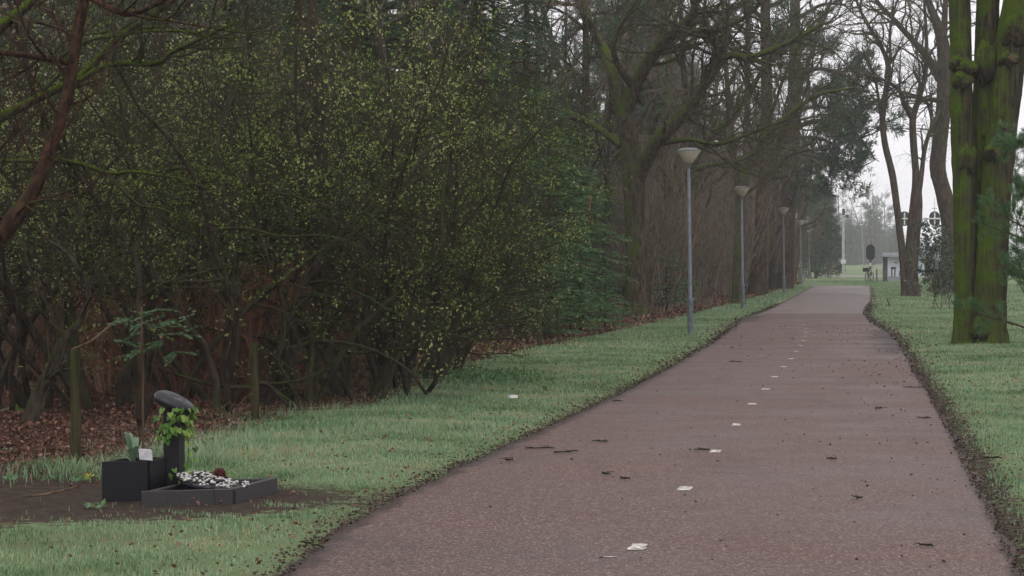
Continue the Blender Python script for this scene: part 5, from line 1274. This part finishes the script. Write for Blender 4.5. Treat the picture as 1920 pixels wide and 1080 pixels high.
# bicycle
d = 152.0; bk = thing('parked_bicycle', far_thing(1630, 530, d), 'dark bicycle with a rear box leaning at the striped pole', 'bicycle', None, math.radians(62))
def wheel(c, r_, name, par):
    n = 22; an = np.arange(n + 1) / n * 6.2832; pts = np.column_stack([c[0] + r_ * np.cos(an), np.full(n + 1, c[1]), c[2] + r_ * np.sin(an)])
    g = Geo(); tubes(g, [(pts, np.full(n + 1, .025))], 6); w_ = g.obj(name, M['tyre'], par); g = Geo()
    for k in range(8): a = k / 8 * 6.283; tubes(g, [([c, (c[0] + r_ * math.cos(a), c[1], c[2] + r_ * math.sin(a))], [.006, .006])], 3)
    g.obj('spokes', M['grey'], w_)
wheel((-.52, 0, .34), .33, 'wheel', bk); wheel((.52, 0, .34), .33, 'wheel', bk)
g = Geo(); S_ = [((-.52, 0, .34), (-.1, 0, .32)), ((-.1, 0, .32), (-.22, 0, .85)), ((-.22, 0, .8), (-.52, 0, .34)), ((-.1, 0, .32), (.36, 0, .78)), ((-.2, 0, .72), (.36, 0, .85)), ((.34, 0, .98), (.52, 0, .34))]
tubes(g, [(np.array(s), np.array([.02, .02])) for s in S_], 6); g.obj('frame', M['black'], bk)
g = Geo(); tubes(g, [(np.array([(.2, -.28, 1.02), (.33, -.1, 1.04), (.33, .1, 1.04), (.2, .28, 1.02)]), np.full(4, .014))], 5); g.obj('handlebar', M['black'], bk)
g = Geo(); box(g, (-.22, 0, .9), (.26, .14, .07), taper=.8); g.obj('saddle', M['black'], bk); g = Geo(); box(g, (-.6, 0, .85), (.36, .4, .26)); g.obj('rear_box', M['black'], bk)
# cars on the far road
def mk_car(px, d, paint, label, rz, lit=True):
    x = (px - 960) / F * d; root = thing('car', (x, d, 0), label, 'car', None, rz)
    prof = [(-2.1, .35), (-2.12, .8), (-1.95, .95), (-1.5, 1.0), (-1.1, 1.42), (.25, 1.46), (.95, 1.02), (1.9, .86), (2.08, .7), (2.1, .35)]
    g = Geo(); n = len(prof); ws = [.80, .84, .80, .80, .62, .62, .78, .74, .76, .78]
    v = [(p[0], -w, p[1]) for p, w in zip(prof, ws)] + [(p[0], w, p[1]) for p, w in zip(prof, ws)]
    g.add(v, [(i, i + 1, n + i + 1, n + i) for i in range(n - 1)] + [(0, n, 2*n-1, n-1)], [(n-1-0, i + 1, i) if False else (0, i + 1, i) for i in range(1, n - 1)][::1] + [(n, n + i, n + i + 1) for i in range(1, n - 1)]); g.obj('body', M[paint], root)
    for s in (-1, 1):
        g = Geo(); g.add([(-1.35, s*.795, 1.03), (.82, s*.80, 1.03), (.2, s*.655, 1.40), (-1.05, s*.65, 1.37)], [(0, 1, 2, 3)]); g.obj('side_window', M['glass'], root)
        for xx in (-1.3, 1.3):
            g = Geo(); lathe(g, [(.001, -.1), (.2, -.1), (.32, -.09), (.32, .09), (.2, .1), (.001, .1)], (xx, s * .76, .31), 16, rot=rotm('X', math.pi / 2)); g.obj('wheel', M['tyre'], root)
        g = Geo(); lathe(g, [(.001, .04), (.10, .03), (.12, -.03)], (2.07, s * .55, .70), 10, rot=rotm('Y', math.pi / 2)); g.obj('headlight', M['headlight' if lit else 'grey'], root)
        g = Geo(); box(g, (-2.12, s * .6, .8), (.05, .25, .14)); g.obj('tail_light', M['tail'], root)
    g = Geo(); g.add([(.30, -.58, 1.43), (.30, .58, 1.43), (.93, .70, 1.06), (.93, -.70, 1.06)], [(0, 3, 2, 1)]); g.obj('windscreen', M['glass'], root)
mk_car(1716, 203, 'carwhite', 'white car on the far road right of the forked tree', math.radians(175), False)
mk_car(1762, 197, 'cardark', 'dark car with lit headlights beside the leaning trunk on the far road', math.radians(-78))
mk_car(1893, 196, 'carred', 'dark red car with lit headlights at far right on the road', math.radians(-80))
# person in yellow waiting at the road
d = 186.0; pr = thing('person', far_thing(1737, 525, d), 'person in a yellow jacket standing by the far road', 'person')
me = bpy.data.meshes.new('body'); sk = [(0,0,.95,.14),(0,0,1.2,.17),(0,0,1.40,.16),(0,0,1.50,.065),(0,-.02,1.62,.10),(0,-.02,1.70,.095),(-.19,0,1.38,.075),(-.26,.02,1.12,.05),(-.22,-.1,.90,.04),(.19,0,1.38,.075),(.26,.02,1.12,.05),(.22,-.1,.90,.04),(-.1,0,.86,.10),(-.12,-.02,.48,.07),(-.12,.02,.06,.05),(-.13,-.12,.03,.04),(.1,0,.86,.10),(.12,-.02,.48,.07),(.12,.02,.06,.05),(.13,-.12,.03,.04)]
me.from_pydata([s[:3] for s in sk], [(0,1),(1,2),(2,3),(3,4),(4,5),(2,6),(6,7),(7,8),(2,9),(9,10),(10,11),(0,12),(12,13),(13,14),(14,15),(0,16),(16,17),(17,18),(18,19)], [])
bo = bpy.data.objects.new('body', me); COL.objects.link(bo); bo.parent = pr; sm_ = bo.modifiers.new('skin', 'SKIN')
for v_, s in zip(me.skin_vertices[0].data, sk): v_.radius = (s[3], s[3])
me.skin_vertices[0].data[0].use_root = True; bo.modifiers.new('sub', 'SUBSURF').levels = 1
m, N, L, b = mat('clothing', (.3, .2, .1), .8); co = objco(N); sx = N.new('ShaderNodeSeparateXYZ'); L.new(co, sx.inputs[0])
r_ = ramp(N, [(0, (.02, .025, .04)), (.44, (.55, .30, .03)), (.76, (.40, .26, .19)), (.84, (.05, .035, .025))], 'CONSTANT'); L.new(mathn(N, L, 'DIVIDE', sx.outputs[2], 2.0), r_.inputs[0]); L.new(r_.outputs[0], b.inputs['Base Color']); me.materials.append(m)

for px, d, sc_ in ((1462, 128, 1.35), (1478, 142, 1.45), (1448, 112, 1.3), (1488, 152, 1.4), (1430, 104, 1.2)):
    place(bares, px, d, 'bare tree whose fine brown twigs hang over the far path', 'bare trees at the wood corner', sc_)
# trees beyond the road
GF = 'misty trees beyond the road'
for k in range(64):
    px = (1420 + 560 * (k + rng.random()) / 30) if k < 30 else (1490 + 180 * (k - 30 + rng.random()) / 34); d = rng.uniform(480, 720)
    if 1660 < px < 1900: s = rng.uniform(.5, .8) * d / 420
    else: s = rng.uniform(.9, 1.3) * d / 420
    c = rng.random()
    if c < .55: place(spruces, px, d, 'faint conifer in the mist beyond the road', GF, s * 1.15, None, None, s * 1.0)
    elif c < .8: place(bares, px, d, 'faint bare tree in the mist beyond the road', GF, s)
    else: place(pines, px, d, 'faint pine in the mist beyond the road', GF, s * .75)
for k in range(20):
    px = 1572 + 125 * rng.random(); d = rng.uniform(540, 720)
    place(bushy, px, d, 'bushy conifer fading into the mist beyond the road', GF, rng.uniform(.8, 1.15) * d / 400)
for k in range(10):
    px = 1690 + 230 * rng.random(); d = rng.uniform(600, 740)
    place(bushy, px, d, 'low conifer fading into the mist beyond the road', GF, rng.uniform(.5, .8) * d / 400)
place(bares, 1622, 560, 'pale bare round-crowned tree in the mist above the traffic light', None, 1.45, 1)
place(low_pines, 1530, 184, 'dark round pine beside the farthest street lamp', None, .92, 0)
place(low_pines, 1553, 197, 'lower dark pine left of the white mast', None, .66, 1)
place(low_pines, 1518, 198, 'dark round pine behind the fourth and fifth lamps', None, 1.1, 1)
place(low_pines, 1534, 204, 'second dark pine half hidden behind the round pine at the path end', None, .85, 0)
for px, d in ((px_, d_ * 1.5) for px_, d_ in ((1590, 340), (1612, 380), (1640, 360), (1665, 400), (1500, 330), (1690, 420), (1725, 400), (1775, 440), (1820, 400), (1575, 420), (1630, 450), (1605, 470), (1650, 480), (1585, 380), (1622, 410), (1860, 430))):
    place(bushy, px, d, 'bushy conifer fading into the mist beyond the road', GF, (rng.uniform(.9, 1.35) if px < 1660 else rng.uniform(.5, .75)) * d / 400)
place(saps, 1555, 183, 'brown bush under the dark conifers at the path end', None, .6, 2)
for k in range(14):
    px = 1440 + 120 * rng.random(); d = rng.uniform(150, 200); x = min((px - 960) / F * d, float(XB(min(d, 160))) - 1.5)
    place(pines if k % 2 else bares, 0, d, 'tall tree at the far corner of the wood', 'trees at the far corner of the wood', rng.uniform(.7, .95), None, x)

# ------------------------------------------------------------------ haze
g = Geo(); box(g, (0, 415, 13.5), (1100, 920, 33)); hz_ = g.obj('haze'); tag(hz_, kind='stuff')
m = bpy.data.materials.new('haze'); m.use_nodes = True; N, L = m.node_tree.nodes, m.node_tree.links; N.clear()
pv = N.new('ShaderNodeVolumePrincipled'); pv.inputs['Color'].default_value = (.93, .94, .96, 1); pv.inputs['Density'].default_value = .0006; pv.inputs['Anisotropy'].default_value = 0.1
ou = N.new('ShaderNodeOutputMaterial'); L.new(pv.outputs[0], ou.inputs['Volume']); hz_.data.materials.append(m)
for o in bpy.data.objects:   # fine joined pieces: nobody picks single twigs or needles apart
    if o.parent and o.type == 'MESH' and o.name.split('.')[0] in ('twigs', 'leaves', 'needles', 'stems', 'boughs', 'petals'): o['kind'] = 'stuff'
print('objects', len(bpy.data.objects), 'tris', sum(len(me.loops) - 2 * len(me.polygons) for me in bpy.data.meshes))
